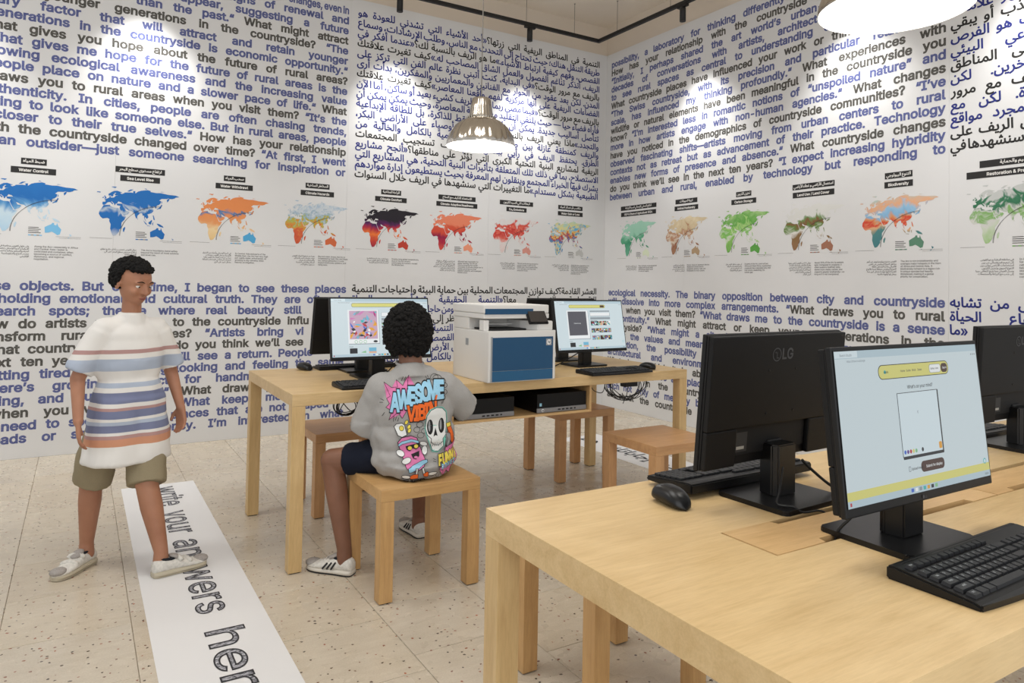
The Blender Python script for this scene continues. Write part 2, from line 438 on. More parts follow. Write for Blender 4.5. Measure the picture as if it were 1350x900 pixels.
# printed paper panels, hung side by side, stop below the ceiling
PZ = 3.665
for k, (a, b) in enumerate([(-2.2, -1.0), (-1.0, .2), (.2, 1.92), (1.92, 3.3), (3.3, 4.7)]):
    B('wallpaper_panel', M_paper, wl, a+.0004, b-.0004, Y1, Y1+.0202, 0, PZ, bev=0)
for k, (a, b) in enumerate([(-.8, .4), (.4, 1.6), (1.6, 2.43), (2.43, 3.6), (3.6, 4.75), (4.75, 5.9)]):
    B('wallpaper_panel', M_paper, wr, X1, X1+.0202, a+.0004, b-.0004, 0, PZ, bev=0)
# floor tiles
tm = {}
x = -.205-.4*5
ntile = 0
while x < X1-.01:
    xa = max(x, X0); xb = min(x+.4, X1)
    rr = random.Random(int(round(x*10))+50); y = 2.93-.4*10+(0 if abs(x+.205) < .01 else rr.choice([0, .2, .1, .3]))
    while y < Y1-.01:
        ya = max(y, .6 if xa < 1.0 else Y0); yb = min(y+.4, Y1)
        if yb-ya > .03 and (yb > 1.0 or xa > .6):
            k = (round(xb-xa, 3), round(yb-ya, 3))
            if k not in tm:
                g = G(); g.box(0, k[0]-.0024, 0, k[1]-.0024, -.012, 0, bev=.0008, seg=1)
                o = g.done('tile', M_tile, floor); tm[k] = o.data
            else:
                o = link('tile', tm[k], floor)
            o.location = (xa+.0012, ya+.0012, random.uniform(-.0004, 0)); ntile += 1
        y += .4
    x += .4
# ------------------------------------------------------------------ wall lettering
PITCH = .0866; TOPZ = 3.541; BOTZ = 1.170       # centre line of row 1 in the upper and lower block
SZ = .0845; SZL = .115; BOLD = .031
def rowz(r, top=True): return (TOPZ if top else BOTZ)-(r-1)*PITCH-.27*SZ
def block(T, rows, top, cols, latin=True, rtl=False, size=SZL, bold=BOLD):
    for r, x0, x1, s in rows:
        T.line(s, x0, x1, rowz(r, top)+(0 if latin else .006), size, cols, latin, bold, rtl, 'justify', 1.07 if latin else 1)
xr = 1.900
up = [(1, 1.40, xr, 'changes, even in'), (2, .93, xr, 'signs of renewal and'), (3, .60, xr, 'appear, suggesting a future'), (4, .30, xr, 'than the past.“ {What might attract}'),
      (5, -.26, xr, '{younger generations in the countryside?} “The'), (6, -.70, xr, 'primary factor that will attract and retain younger'), (7, -.58, xr, 'generations in the countryside is economic opportunity.“'),
      (8, -.62, xr, '{What gives you hope about the future of rural areas?}'), (9, -.62, xr, '“What gives me hope for the future of rural areas is the'), (10, -.60, xr, 'growing ecological awareness and the increasing value'),
      (11, -.58, xr, 'people place on nature and a slower pace of life.“ {What}'), (12, -.58, xr, '{draws you to rural areas when you visit them?} “It’s the'), (13, -.60, xr, 'authenticity. In cities, people are often chasing trends,'),
      (14, -.60, xr, 'trying to look like someone else. But in rural areas, people'), (15, -.52, xr, 'closer to their true selves.“ {How has your relationship}'),
      (16, -.60, xr, '{with the countryside changed over time?} “At first, I went'), (17, -.49, xr, 'an outsider—just someone searching for inspiration or')]
lo = [(1, -.62, 1.93, 'these objects. But over time, I began to see these places'), (2, -.46, 1.93, 'holding emotional and cultural truth. They are often in'), (3, -.60, 1.56, 'research spots; they’re where real beauty still'),
      (4, -.58, 1.62, '{How do artists who move to the countryside influ}'), (5, -.58, 1.58, '{transform rural communities?} “Artists bring vi'), (6, -.53, 1.58, '{what countryside changes do you think we’ll see}'),
      (7, -.55, 1.66, '{next ten years?} “I think we’ll see a return. People'), (8, -.55, 1.92, 'getting tired of everything looking and feeling the same'), (9, -.52, 1.34, 'there’s growing respect for handmade'),
      (10, -.44, 1.62, 'ing, and sustainability.“ {What draws you} co'), (11, -.49, 1.60, '{when you visit them?} “What keeps me co'), (12, -.42, 1.80, 'need to spend time in places that are not shaped'), (13, -.50, 1.93, 'reads or shopping urgency. I’m interested in what')]
T = Text((0, Y1, 0), (1, 0, 0), (0, 0, 1))
block(T, up, True, (0, 1)); block(T, lo, False, (0, 1))
T.done('english_lettering', [INK_B, INK_D], wl)
ax0, ax1 = 1.985, 4.60
aup = ['{التنمية في المناطق الريفية التي زرتها؟}«أحد الأشياء التي تشدني للعودة هو', 'طريقة التنقل هناك؛ حيث تحتاج إلى التحدث مع الناس، وطلب الإرشادات، وسماع',
       'القصص، وفهم كيفية ارتباط الأشياء.»{ما هو الريف بالنسبة لك؟}«عندما أفكر في', 'الريف، أتذكر تناغم الفصول والعمل الشاق المصاحب له.»{كيف تغيرت علاقتك}',
       '{بالريف مع مرور الوقت؟}«في البداية، كنت أتبنى نظرة عالم الفن التي تركز على', 'المدن. لكن بعد عقود من الحوار مع الفنانين والمعماريين والمفكرين، بدأت أرى',
       'الفضاءات الريفية على أنها مركزية لفهم واقعنا المعاصر.»{كيف تغيرت علاقتك}', '{بالريف مع مرور الوقت؟}«فيما مضى ربما رأيت الريف كشيء بعيد أو ساكن، أما الآن',
       'فأراه فضاء حيا — حيث يلتقي التقليد مع الحداثة المعاصرة، وحيث يمكن يمكن أن', 'تتأصل أساليب جديدة. يمكن أن يكون ليس فقط للذاكرة، بل للطاقة الإبداعية',
       'والتجدد.»{ماذا يعني الريف بالنسبة لك؟}«أصبحنا أوصياء على الأراضي البكر،', 'والريف كمنطقة عازلة بين صخب المدينة والمحمية بالكامل والخالية من',
       'الطرق. يحتفظ الريف في رأيي ببعض القيم.»{كيف تستجيب المجتمعات}', '{الريفية لمشاريع البنية التحتية الكبرى التي تؤثر على مناطقها؟}«أنجح مشاريع',
       'الاستصلاح، بما في ذلك تلك المتعلقة بتأثيرات البنية التحتية، هي المشاريع التي', 'يشرك فيها الخبراء المجتمع وينقلون لهم المعرفة بحيث يستطيعون إدارة مواردهم',
       'الطبيعية بشكل مستدام.»{ما التغييرات التي سنشهدها في الريف خلال السنوات}']
alo = [(1, ax0, ax1, '{العشر القادمة؟كيف توازن المجتمعات المحلية بين حماية البيئة واحتياجات التنمية}'), (2, ax0, ax1, '{الاقتصادية والاجتماعية معا؟}«التنمية الحقيقية تنشأ من الحياة'), (3, 2.2, 3.2, 'من أهلها ومن حاجاتها ترفع كل الناس'),
       (4, 2.2, 3.2, '{كيف ننظر إلى الريف إلى المدن}'), (5, 2.2, 3.2, 'في بداية التنمية وفي عملية التنمية'), (6, 2.2, 3.2, 'في سرد القصص كل تلك القصص'), (7, 2.2, 3.2, 'بناء على الأرض مع الأحياء على'), (8, 2.2, 3.2, 'وأهله بالكامل أو بالكامل')]
T = Text((0, Y1, 0), (1, 0, 0), (0, 0, 1))
block(T, [(i+1, ax0, ax1, s) for i, s in enumerate(aup)], True, (0, 1), False, True, .085, .025)
block(T, alo, False, (0, 1), False, True, .085, .025)
T.done('arabic_lettering', [INK_AB, INK_AD], wl)
ya, yb = -5.815, -2.455
rup = [(1, ya, -3.68, 'possibility, a laboratory for thinking differently'), (2, ya, -3.20, '{How has your relationship with the countryside over}'), (3, ya, -3.06, '“Initially, I perhaps shared the art world’s urban-centric'),
       (4, ya, -3.05, 'decades of conversations with artists, architects, and'), (5, ya, -2.80, 'to see rural spaces as central to understanding our context'), (6, ya, -2.95, '{What countryside places have influenced your work or thinking}'),
       (7, ya, -2.60, '“The Swiss countryside, with its precision and particular relations'), (8, ya, yb, 'scale, has influenced my thinking profoundly.“ {What experiences with}'), (9, ya, yb, '{wildlife or natural elements have been meaningful in the countryside you}'),
       (10, ya, yb, '{know?} “I’m interested less in romantic notions of “unspoiled nature” and'), (11, ya, yb, 'more in how artists engage with non-human agencies.“ {What changes}'), (12, ya, yb, '{have you noticed in the demographics of countryside communities?} “I’ve'),
       (13, ya, yb, 'observed fascinating shifts—artists moving from urban centers to rural'), (14, ya, yb, 'contexts not as retreat but as advancement of their practice. Technology'), (15, ya, yb, 'enables new forms of presence and absence.“ {What countryside changes}'),
       (16, ya, yb, '{do you think we’ll see in the next ten years?} “I expect increasing hybridity'), (17, ya, yb, 'between urban and rural, enabled by technology but responding to')]
ye = -3.06
rlo = [(1, ya, yb, 'ecological necessity. The binary opposition between city and countryside'), (2, ya, yb, 'will dissolve into more complex arrangements. “{What draws you to rural}'), (3, ya, yb, '{areas when you visit them?} “What draws me to the countryside is a sense'),
       (4, ya, yb, 'of continuity.“ {What might attract or keep younger generations in the}'), (5, ya, ye, '{countryside?} “What might a city learn from what is many'), (6, ya, ye, 'merely the values and meaning of the land we live in on'),
       (7, ya, ye, 'connection, the possibility of living with other things'), (8, ya, ye, 'architectural and environmental thinking that is big'), (9, ya, ye, '{What do you think it is about it for you?} “A cent of her'), (10, ya, ye, 'a thought by space and place that we come to know or are'),
       (11, ya, ye, '{relationship in the countryside with the city that run}'), (12, ya, ye, 'such not only of memory but also of a way of making us'), (13, ya, ye, '{all about the countryside systems as they are when un}')]
T = Text((X1, 0, 0), (0, -1, 0), (0, 0, 1))
block(T, rup, True, (0, 1)); block(T, rlo, False, (0, 1))
T.done('english_lettering', [INK_B, INK_D], wr)
T = Text((X1, 0, 0), (0, -1, 0), (0, 0, 1))
for r, s in [(6, 'تظهر علامات'), (7, '{تجذب أو يبقي}'), (8, 'الريف هو الفرص'), (9, 'الوعي البيئي'), (10, '{إلى المناطق}'), (11, 'الآخرين. لكن'), (12, '{الريف مع مرور}'), (13, 'نادرة. لكن مع'), (14, 'مجرد مواقع'), (15, '{من الريف على}'), (16, '{سنشهدها في}')]:
    n = s.strip('{}'); w = max(.36, len(n)*.041)
    T.line(s, -2.420, -2.420+w, rowz(r+1)+.006, .085, (0, 1), False, .027, True)
for r, s in [(1, 'الناس من تشابه'), (2, 'إيقاع الحياة'), (3, 'الناس «ما')]:
    T.line(s, -2.420, -2.420+len(s)*.041, rowz(r, False)+.006, .085, (0, 1), False, .027, True)
T.done('arabic_lettering', [INK_AB, INK_AD], wr)

# ------------------------------------------------------------------ the printed world maps
EUR = [(-9,37),(-9,43),(-2,43.5),(-1,46),(-4.5,48.5),(2,51),(8,54),(8,57),(10.5,57.5),(11,54),(19,54.5),(24,59),(30,60),(22,60),(21,63),(25,65.5),(22,66),(17,61),(18,59),(14,56),(11,59),(6,58),(5,62),(13,67),(19,70),(27,71),(40,67.5),(34,66.5),(38,64),(44,66),(46,68),(60,69),(68,68.5),(67,72.5),(73,73),(73,67.5),(80,72.5),(88,75),(105,77.5),(113,76),(112,73.5),(128,72),(140,72.5),(160,69.7),(170,69.5),(180,69),(190,66),(180,64.5),(177,62),(170,60),(163,60),(162,56),(157,51),(156,57),(163,61.5),(155,59.5),(142,59),(136,54.5),(141,53),(140,48),(135,43.5),(131,42.5),(128,39.5),(129.5,36),(126.5,34.5),(126,38),(121,39.5),(118,39),(122,37),(119,35),(122,31),(121,28),(117,23.5),(110,21),(106,20),(109,13),(105,9),(100,13.5),(99.5,9),(104,1.5),(100,6),(98,10),(97.5,16.5),(94,16),(92,22),(87,21.5),(80,15),(80,10),(77.5,8),(74,14),(72.5,21),(69,22),(66,25),(57,26),(56,27),(50,30),(48,30),(51,25),(56.5,24.5),(59.8,22.5),(55,17),(45,12.8),(43,15),(39,21),(35,28),(34,31.5),(36,36),(31,36.5),(27,37),(26.5,40),(30,41),(41,41.5),(37,45),(34,45),(31,46.5),(28,43),(28.5,41.5),(24,40.5),(23,37),(21,37),(19.5,41),(13.5,45.5),(12.5,44),(18,40.5),(16,38),(10,43.5),(6,43.2),(3,42),(0,39),(-2,37),(-5.5,36)]
AFR = [(-6,35.5),(10,37),(11,34),(20,31),(30,31),(33,30),(37,22),(43,12),(51,12),(47,4),(40,-3),(40,-15),(35,-20),(35,-24),(32,-28),(27,-33.5),(20,-34.8),(18,-33),(15,-27),(12,-18),(13,-8),(9,-1),(9.5,4),(4,6.3),(-7.5,4.4),(-13,8.5),(-17,14.5),(-16.5,21),(-10,29)]
AUS = [(114,-22),(122,-18),(129,-15),(132,-11.5),(136,-12),(136,-16),(141,-17),(142.5,-11),(146,-19),(153,-26),(150,-37),(144,-39),(138,-35),(131,-31.5),(123,-34),(115,-34.5)]
ISL = [[(49,-12),(50,-16),(47,-25),(44,-24),(44,-17)],[(130,32),(136,34),(141,35.5),(142,40),(145,43.5),(141.5,45),(140,41),(136,37),(131,34.5)],[(95,5.5),(104,-2),(106,-6),(101,-3)],[(109,1),(113,3),(117,7),(119,5),(117,1),(116,-4),(110,-3)],[(105,-6.5),(114,-7.5),(114,-8.5),(106,-7.5)],[(119,0),(124,1),(121,-1),(122,-5),(120,-5)],[(131,-1),(138,-2),(147,-6.5),(150,-10.5),(143,-9),(138,-8),(133,-4)],[(120,18),(122,18),(124,13),(126,7),(122,8),(121,14)],[(80,9),(82,7),(80,6)],[(-5,50),(1,51.5),(0,54),(-3,58),(-6,57),(-3,54)],[(-10,52),(-6,52),(-6,55),(-9,54)],[(-24,65),(-15,64),(-14,66),(-22,66.5)],[(52,71),(58,71),(68,76.5),(60,76)],[(12,79),(22,77),(26,80),(14,80)],[(96,80),(104,78.5),(100,81)],[(142,46),(144,50),(143,54),(142,51)],[(172,-35),(178,-38),(175,-41),(173,-39)],[(167,-46),(173,-41),(172,-44)],[(145,-41),(148,-41),(147,-43)],[(138,75),(150,75),(142,76)]]
def mapmat(i, stops, amp=.5, sc=9, interp='LINEAR'):
    m = mat('map_print_%d' % i, (200, 200, 200), .8); t = NT(m)
    tc = t.n('ShaderNodeTexCoord'); sp = t.n('ShaderNodeSeparateXYZ'); t.l(tc.outputs['Object'], sp.inputs[0])
    z = t.n('ShaderNodeMath', operation='MULTIPLY_ADD', i_1=2.4, i_2=.5); t.l(sp.outputs[2], z.inputs[0])
    nz = t.noise(t.pos('obj'), sc, 3, .6, .8); q = t.n('ShaderNodeMath', operation='MULTIPLY_ADD', i_1=amp*2, i_2=-amp); t.l(nz, q.inputs[0])
    s = t.n('ShaderNodeMath', operation='ADD'); t.l(z.outputs[0], s.inputs[0]); t.l(q.outputs[0], s.inputs[1])
    t.l(t.ramp(s.outputs[0], stops, interp), t.p.inputs['Base Color']); return m
MAPS = [  # centre, (arabic), (english), bar half widths, ramp, australia colour, caption, arabic caption
 ('l', -.290, 'ضبط المياه', 'Water Control', .074, .130, [(0,(170,205,228)),(.45,(196,216,228)),(.55,(90,150,200)),(.65,(24,104,178)),(1,(30,112,186))], .25, 7, (120,186,226), 'Along the Arc—especially in Africa|and Central Asia—water is|controlled and contained, often|becoming a source of conflict,|diplomacy, and regional|negotiation.', 'على طول القوس وخاصة في|أفريقيا و آسيا الوسطى تخضع|المياه والتحكم، وغالبا ما تصبح|مصدر للنزاع والدبلوماسية|الإقليمي'),
 ('l', .363, 'ارتفاع مستوى سطح البحر', 'Sea Level Rise', .162, .130, [(0,(190,198,206)),(.2,(24,104,178)),(.5,(24,104,178)),(.56,(176,190,204)),(.62,(24,104,178)),(1,(24,104,178))], .3, 8, (24,104,178), 'The Arc’s mountains stand safely|beyond the reach of most extreme|sea level rise.', 'جبال القوس تنتصب بأمان خارج نطاق|ارتفاع مستوى سطح البحر حتى في|أقصى حالاته'),
 ('l', 1.018, 'سحب المياه', 'Water Withdrawl', .080, .138, [(0,(226,190,130)),(.3,(232,206,160)),(.45,(222,150,96)),(.55,(224,142,84)),(.6,(20,120,176)),(.64,(222,138,80)),(1,(220,134,80))], .22, 8, (80,166,214), 'In Central Asia and parts of the|Middle East, the Arc has very high|per capita water withdrawals, as|growing to dry climates relies|heavily on irrigation.', 'في آسيا الوسطى وأجزاء من الشرق|الأوسط يسجل القوس معدلات|سحب مياه مرتفعة جدا للفرد نظرا|لاعتماد الزراعة في المناخات الجافة|بشكل كبير على الري'),
 ('l', 1.671, 'المخاطر المناخية', 'Climate Hazards', .100, .139, [(0,(196,84,50)),(.35,(210,96,60)),(.48,(206,150,64)),(.56,(170,180,80)),(.64,(150,176,198)),(.8,(206,212,216)),(1,(160,184,206))], .5, 26, (206,104,62), 'Beyond water stress, the Arc is|threatened by heat, fire, and flood,|too, being subtracted, it could|impact livelihoods, systems, and|rising seas.', 'بعيدا عن ضغوط المياه، القوس|مهدد بموجات الحر والحرائق|والفيضانات إذ يعيش|السكان والأراضي الخصبة|مستوى سطح البحر'),
 ('l', 2.319, 'الراحة المناخية', 'Climate Comfort', .093, .147, [(0,(120,24,70)),(.25,(196,60,50)),(.4,(232,120,50)),(.5,(180,44,60)),(.58,(84,22,86)),(.66,(30,24,36)),(1,(30,26,32))], .2, 6, (190,62,46), 'Despite rising global temperatures,|most of the Arc remains|comfortable for humans—except|the Middle East.', 'رغم ارتفاع درجات الحرارة العالمية|تظل معظم مناطق القوس مريحة|للبشر باستثناء الشرق الأوسط'),
 ('l', 2.967, 'الاستعداد للتكيف مع المناخ', 'Climate Adaptive Readiness', .192, .212, [(0,(220,90,66)),(.3,(170,30,60)),(.42,(140,20,64)),(.5,(206,70,50)),(.6,(208,84,56)),(.66,(226,128,96)),(1,(226,130,98))], .2, 7, (232,150,118), 'Although less responsible for|global warming, the African|nations along the Arc remain|vulnerable to climate change due to|weaker governance, lower|adaptive capacity, and inadequate|infrastructure.', 'على الرغم من أنها أقل مسؤولية|عن الاحتباس العالمي تظل الدول|الأفريقية الواقعة على طول القوس|معرضة للتغير المناخي بسبب ضعف|الحوكمة والقدرة التكيفية|والبنية التحتية غير الكافية'),
 ('l', 3.612, 'انبعاثات ثاني أكسيد الكربون', 'Co₂ Emissions', .190, .115, [(0,(224,200,196)),(.3,(222,214,212)),(.45,(214,100,84)),(.55,(196,44,44)),(.62,(220,110,90)),(.7,(206,60,50)),(.78,(220,214,212)),(1,(222,216,214))], .45, 10, (216,150,136), 'The Arc produces less emissions|overall, except in parts of the|Middle East, where wealth relies|on oil and gas more than that|extraction is due.', 'تنتج القوس انبعاثات بشكل|إجمالي أقل باستثناء أجزاء|من الشرق الأوسط حيث|الثروة تعتمد على النفط'),
 ('l', 4.255, 'مكاسب أو خسائر المياه', 'Water Gain or Loss', .152, .155, [(0,(20,90,160)),(.2,(120,190,220)),(.32,(236,206,130)),(.42,(40,130,190)),(.52,(190,50,40)),(.6,(236,200,110)),(.7,(70,170,220)),(.8,(226,214,140)),(1,(170,206,196))], .6, 13, (190,190,188), 'Along the Arc, especially in the|Middle East and Central Asia,|groundwater and drinkable|water resources are declining,|farming, and investment for|pastoral futures.', 'على طول القوس خاصة في الشرق|الأوسط وآسيا الوسطى تتناقص|المياه الجوفية والموارد|والمستقبل الرعوي'),
 ('r', -5.378, 'الناتج المحلي الإجمالي لنسبة الزراعة', 'GDP & Share of Agricultural 2024', .262, .258, [(0,(110,180,150)),(.35,(60,140,104)),(.5,(84,160,124)),(.6,(150,202,178)),(1,(166,210,190))], .3, 7, (214,224,196), 'Many territories are developed and|engaged with farming while|representing a reliant sector|in economic regions.', 'في دول القوس ما زال إنتاج|الزراعة يشكل نسبة كبيرة|من الناتج المحلي الإجمالي'),
 ('r', -4.724, 'تربية الحيوانات', 'Animal Husbandry', .137, .148, [(0,(170,130,100)),(.3,(150,96,72)),(.45,(214,200,180)),(.55,(176,120,90)),(.65,(206,186,150)),(1,(222,208,176))], .5, 12, (176,150,118), 'Human-livestock systems in the Arc|shaped and transformed its|grasslands, grazing, trade, and|landscapes as a key concern.', 'مناطق الرعي في القوس|شكلت السهول الواسعة|مسارات وممارسات ورعي|المواشي عبر الأجيال'),
 ('r', -4.068, 'تخزين الكربون', 'Carbon Storage', .080, .130, [(0,(110,170,80)),(.3,(140,190,100)),(.42,(206,214,196)),(.52,(120,186,84)),(.6,(170,206,130)),(.7,(92,164,66)),(1,(160,196,130))], .5, 10, (90,160,70), 'In parts of the Arc, such as East|Africa and West Africa, overexerted|croplands have degraded soils that|had carbon, weakening, the|carbon gap.', 'في بعض مناطق القوس مثل|شرق أفريقيا وغرب أفريقيا|أدت الممارسات إلى|تدهور التربة الكربونية'),
 ('r', -3.412, 'استعمال الأراضي و غطاء الأراضي', 'Land Use / Land Cover', .180, .178, [(0,(150,110,80)),(.3,(130,100,60)),(.42,(222,220,214)),(.52,(96,130,60)),(.58,(130,80,56)),(.66,(106,140,80)),(.72,(214,214,210)),(1,(218,218,214))], .3, 9, (160,110,88), 'About 70% of the Arc is pasture|land. Compared to cropland, it|often sustains healthier soils,|stores more stable carbon, and|supports greater biodiversity—so|long as it is not overgrazed.', 'حوالي ٧٠٪ من القوس أراض رعوية|مقارنة بالأراضي الزراعية، غالبا ما|تحافظ على تربة أكثر صحة وتخزن|كربونا أكثر استقرارا وتدعم التنوع|البيولوجي طالما لا يكون|الرعي الجائر'),
 ('r', -2.757, 'التنوع البيولوجي', 'Biodiversity', .095, .098, [(0,(60,120,130)),(.3,(76,130,130)),(.42,(222,176,130)),(.5,(206,60,44)),(.55,(214,150,100)),(.62,(130,180,216)),(.72,(150,190,220)),(.8,(226,170,130)),(1,(180,196,190))], .3, 8, (90,134,110), 'The Arc is rich in biodiversity and|overlaps major hotspots in the Horn|of Africa and Central Asia. A|biodiversity hotspot is a region rich|in unique species but heavily|threatened, making it a global|priority for conservation.', 'القوس متنوع بيولوجيا ويمر عبر أهم|مناطق التنوع البيولوجي في القرن|الأفريقي وآسيا الوسطى نقطة|التنوع البيولوجي منطقة غنية بالأنواع|الفريدة لكنها مهددة بشكل كبير مما|يجعل لها أولوية عالمية'),
 ('r', -2.050, 'الترميم والحماية', 'Restoration & Preservation', .200, .275, [(0,(150,190,120)),(.3,(196,206,186)),(.42,(206,206,202)),(.52,(120,170,90)),(.58,(200,202,198)),(.66,(44,110,76)),(.74,(60,120,90)),(.8,(196,198,196)),(1,(190,194,192))], .35, 11, (120,170,100), 'In its humid regions, the Arc calls|for mosaic restoration of|catchments, mangroves|balance biodiversity, carbon|storage, and livelihoods,|recovery alongside|communities.', 'في مناطقه الرطبة يدعو القوس|إلى ترميم فسيفسائي من بين|استخدامات الأراضي يوازن بين|التنوع الحيوي وتخزين الكربون|وسبل العيش مما يتيح التعافي جنبا|إلى جنب مع الزراعة والمجتمعات')]
def wall_frame(side): return Text((0, Y1, 0), (1, 0, 0), (0, 0, 1)) if side == 'l' else Text((X1, 0, 0), (0, -1, 0), (0, 0, 1))
for i, (side, c, ar, en, ha, he, ramp, amp, sc, auc, cap, acap) in enumerate(MAPS):
    par = wl if side == 'l' else wr
    org = Vector((c, Y1, 1.71)) if side == 'l' else Vector((X1, -c, 1.71))
    T = wall_frame(side); sx = .54/214; sy = .0031
    def pr(lon, lat): return (c-.275+(lon+24)*sx, 1.65+lat*sy)
    for k, pl in enumerate([EUR, AFR]+ISL):
        T.poly([pr(*q) for q in pl], 0)
    T.poly([pr(*q) for q in AUS], 1)
    m = T.done('world_map', [mapmat(i, ramp, amp, sc), mat('map_flat_%d' % i, auc, .8)], par, off=org); m.location = org
    T = wall_frame(side)
    for R_ in (0, .006):                       # the double arc drawn over each map
        pts = [(c-.125+R_*.6, 1.545)] + [(c-.125+R_*.6+(.27)*(1-cos(a)), 1.545+(.225+R_)*sin(a)) for a in [pi/2*k/14 for k in range(1, 15)]]
        for a_, b_ in zip(pts, pts[1:]):
            dx, dz = b_[0]-a_[0], b_[1]-a_[1]; L = math.hypot(dx, dz); nx, nz = -dz/L*.0009, dx/L*.0009
            T.poly([(a_[0]-nx, a_[1]-nz), (b_[0]-nx, b_[1]-nz), (b_[0]+nx, b_[1]+nz), (a_[0]+nx, a_[1]+nz)], 0, 1.6)
    T.quad(c-.31, c-.17, 1.522, 1.5235, 0); T.quad(c+.14, c+.29, 1.518, 1.5195, 0); T.quad(c+.16, c+.29, 1.508, 1.5092, 0)
    for k in range(4): T.quad(c-.02, c+.04+.012*(k % 2), 1.575-.012*k, 1.579-.012*k, 0)
    for k in range(5): T.quad(c-.02+.016*k, c-.004+.016*k, 1.520, 1.527, 1+(k % 2))
    T.done('map_legend', [INK_S, mat('map_flat_%d' % i, auc, .8), mat('legend_mid', (150, 150, 148), .8)], m, off=org)
    for nm, txt, h, zc, lat in (('arabic_title', ar, ha, 2.028, False), ('english_title', en, he, 1.966, True)):
        T = wall_frame(side); T.quad(c-h, c+h, zc-.0215, zc+.0215, 0)
        T.n = T.n*2.2
        T.line(txt, c-h+.012, c+h-.012, zc-.0095 if lat else zc-.006, .037 if lat else .0285, (1, 1), lat, .02, not lat, 'center')
        T.done(nm, [M_bar, INK_W], m, off=org)
    T = wall_frame(side)
    for k, s in enumerate(cap.split('|')): 
        for w_ in [s]: T_x = T.line(w_, c+.018, c+.30, 1.440-k*.0172, .0225, (0, 0), True, 0.008, False, 'left')
    for k, s in enumerate(acap.split('|')): T.line(s, c-.255, c-.012, 1.440-k*.0172, .0158, (0, 0), False, 0.012, True, 'right')
    T.done('caption', [INK_S], m, off=org)

# ------------------------------------------------------------------ floor stickers
SK_D = mat('sketch_dark', (40, 40, 44), .7); SK = mat('sketch_hatch', (150, 150, 156), .7); t_ = NT(SK)
t_.l(t_.ramp(t_.noise(t_.pos('world', (60, 260, 1), (0, 0, .7)), 1, 2, .6, .8), [(.44, (52, 52, 58)), (.56, (190, 190, 196))]), t_.p.inputs['Base Color'])
M_vinyl = mat('vinyl_white', (224, 223, 222), .55)
fs = B('floor_sticker', M_vinyl, None, .243, .634, .9, 4.795, 0, .0014, bev=0)
tag(fs, 'long white floor strip lettered write your answers here, under the striped-shirt child', 'floor sticker')
T = Text((0, 0, .0015), (0, -1, 0), (1, 0, 0), .0005)
for w, a, b in (('write', -4.72, -4.33), ('your', -4.21, -3.84), ('answers', -3.73, -2.88), ('here', -2.72, -2.16)):
    nv, nf, x0, x1, bd, vn = glyphs(w, True, 3); size = .250
    T.word(w, a, .412, size, 0, .014, True, (b-a)/((x1-x0)*size), outline=1, res=3)
T.done('floor_lettering', [SK, SK_D], fs)['kind'] = 'stuff'
fs2 = B('floor_sticker', M_vinyl, None, 3.36, 3.745, 1.4, 4.765, 0, .0014, bev=0)
tag(fs2, 'white floor strip with Arabic lettering behind the stools near the right wall', 'floor sticker')
T = Text((0, 0, .0015), (0, -1, 0), (1, 0, 0), .0005)
for w, a in (('هنا', -4.68), ('إجاباتك', -4.35), ('اكتب', -3.72)):
    T.word(shape(w), a, 3.50, .17, 1, .02, False)
T.done('floor_lettering', [SK, SK_D], fs2)['kind'] = 'stuff'

# ------------------------------------------------------------------ track and spot heads, pendants
tr = thing('lighting_track', 'black L-shaped lighting track hung on thin wires below the ceiling', 'lighting track', (TRX, TRY, TRZ))
B('track_rail', M_trk, tr, X0-TRX+.1, .017, -.017, .017, -.015, .015)
B('track_rail', M_trk, tr, -.017, .017, Y0-TRY+.1, -.0171, -.015, .015)
for (wx, wy) in [(-.30, 0), (-.85, 0), (-2.0, 0), (-3.2, 0), (0, -.28), (0, -1.0), (0, -2.1)]:
    g = G(); g.tube([(wx, wy, .014), (wx, wy, WH-TRZ)], .0022, 6); g.sphere((wx, wy, WH-TRZ-.004), (.008, .008, .004), 10)
    g.done('hanging_wire', M_wire, tr)
def spot(x, y, label):
    t = thing('track_spotlight', label, 'spotlight', (x, y, TRZ-.016), 0, 'black spotlight heads on the track')
    B('adapter', M_trk, t, -.055 if y == TRY else -.016, .055 if y == TRY else .016, -.016 if y == TRY else -.055, .016 if y == TRY else .055, -.02, 0)
    g = G(); g.lathe([(.023, -.14), (.026, -.14), (.026, -.028), (.023, -.021), (.0, -.021)], 28); g.done('lamp_body', M_trk, t, norm=True)
    g = G(); g.lathe([(0, -.134), (.0228, -.134), (.0228, -.138), (0, -.138)], 24); g.done('lens', mat('lens_glow', (255, 246, 230), emit=5), t)
    return t
spot(2.23, TRY, 'black cylinder spotlight above the left wall, partly out of frame at top left')
spot(3.52, TRY, 'black cylinder spotlight on the track above the steel pendant lamp')
spot(TRX, 4.42, 'black cylinder spotlight on the track branch along the right wall')
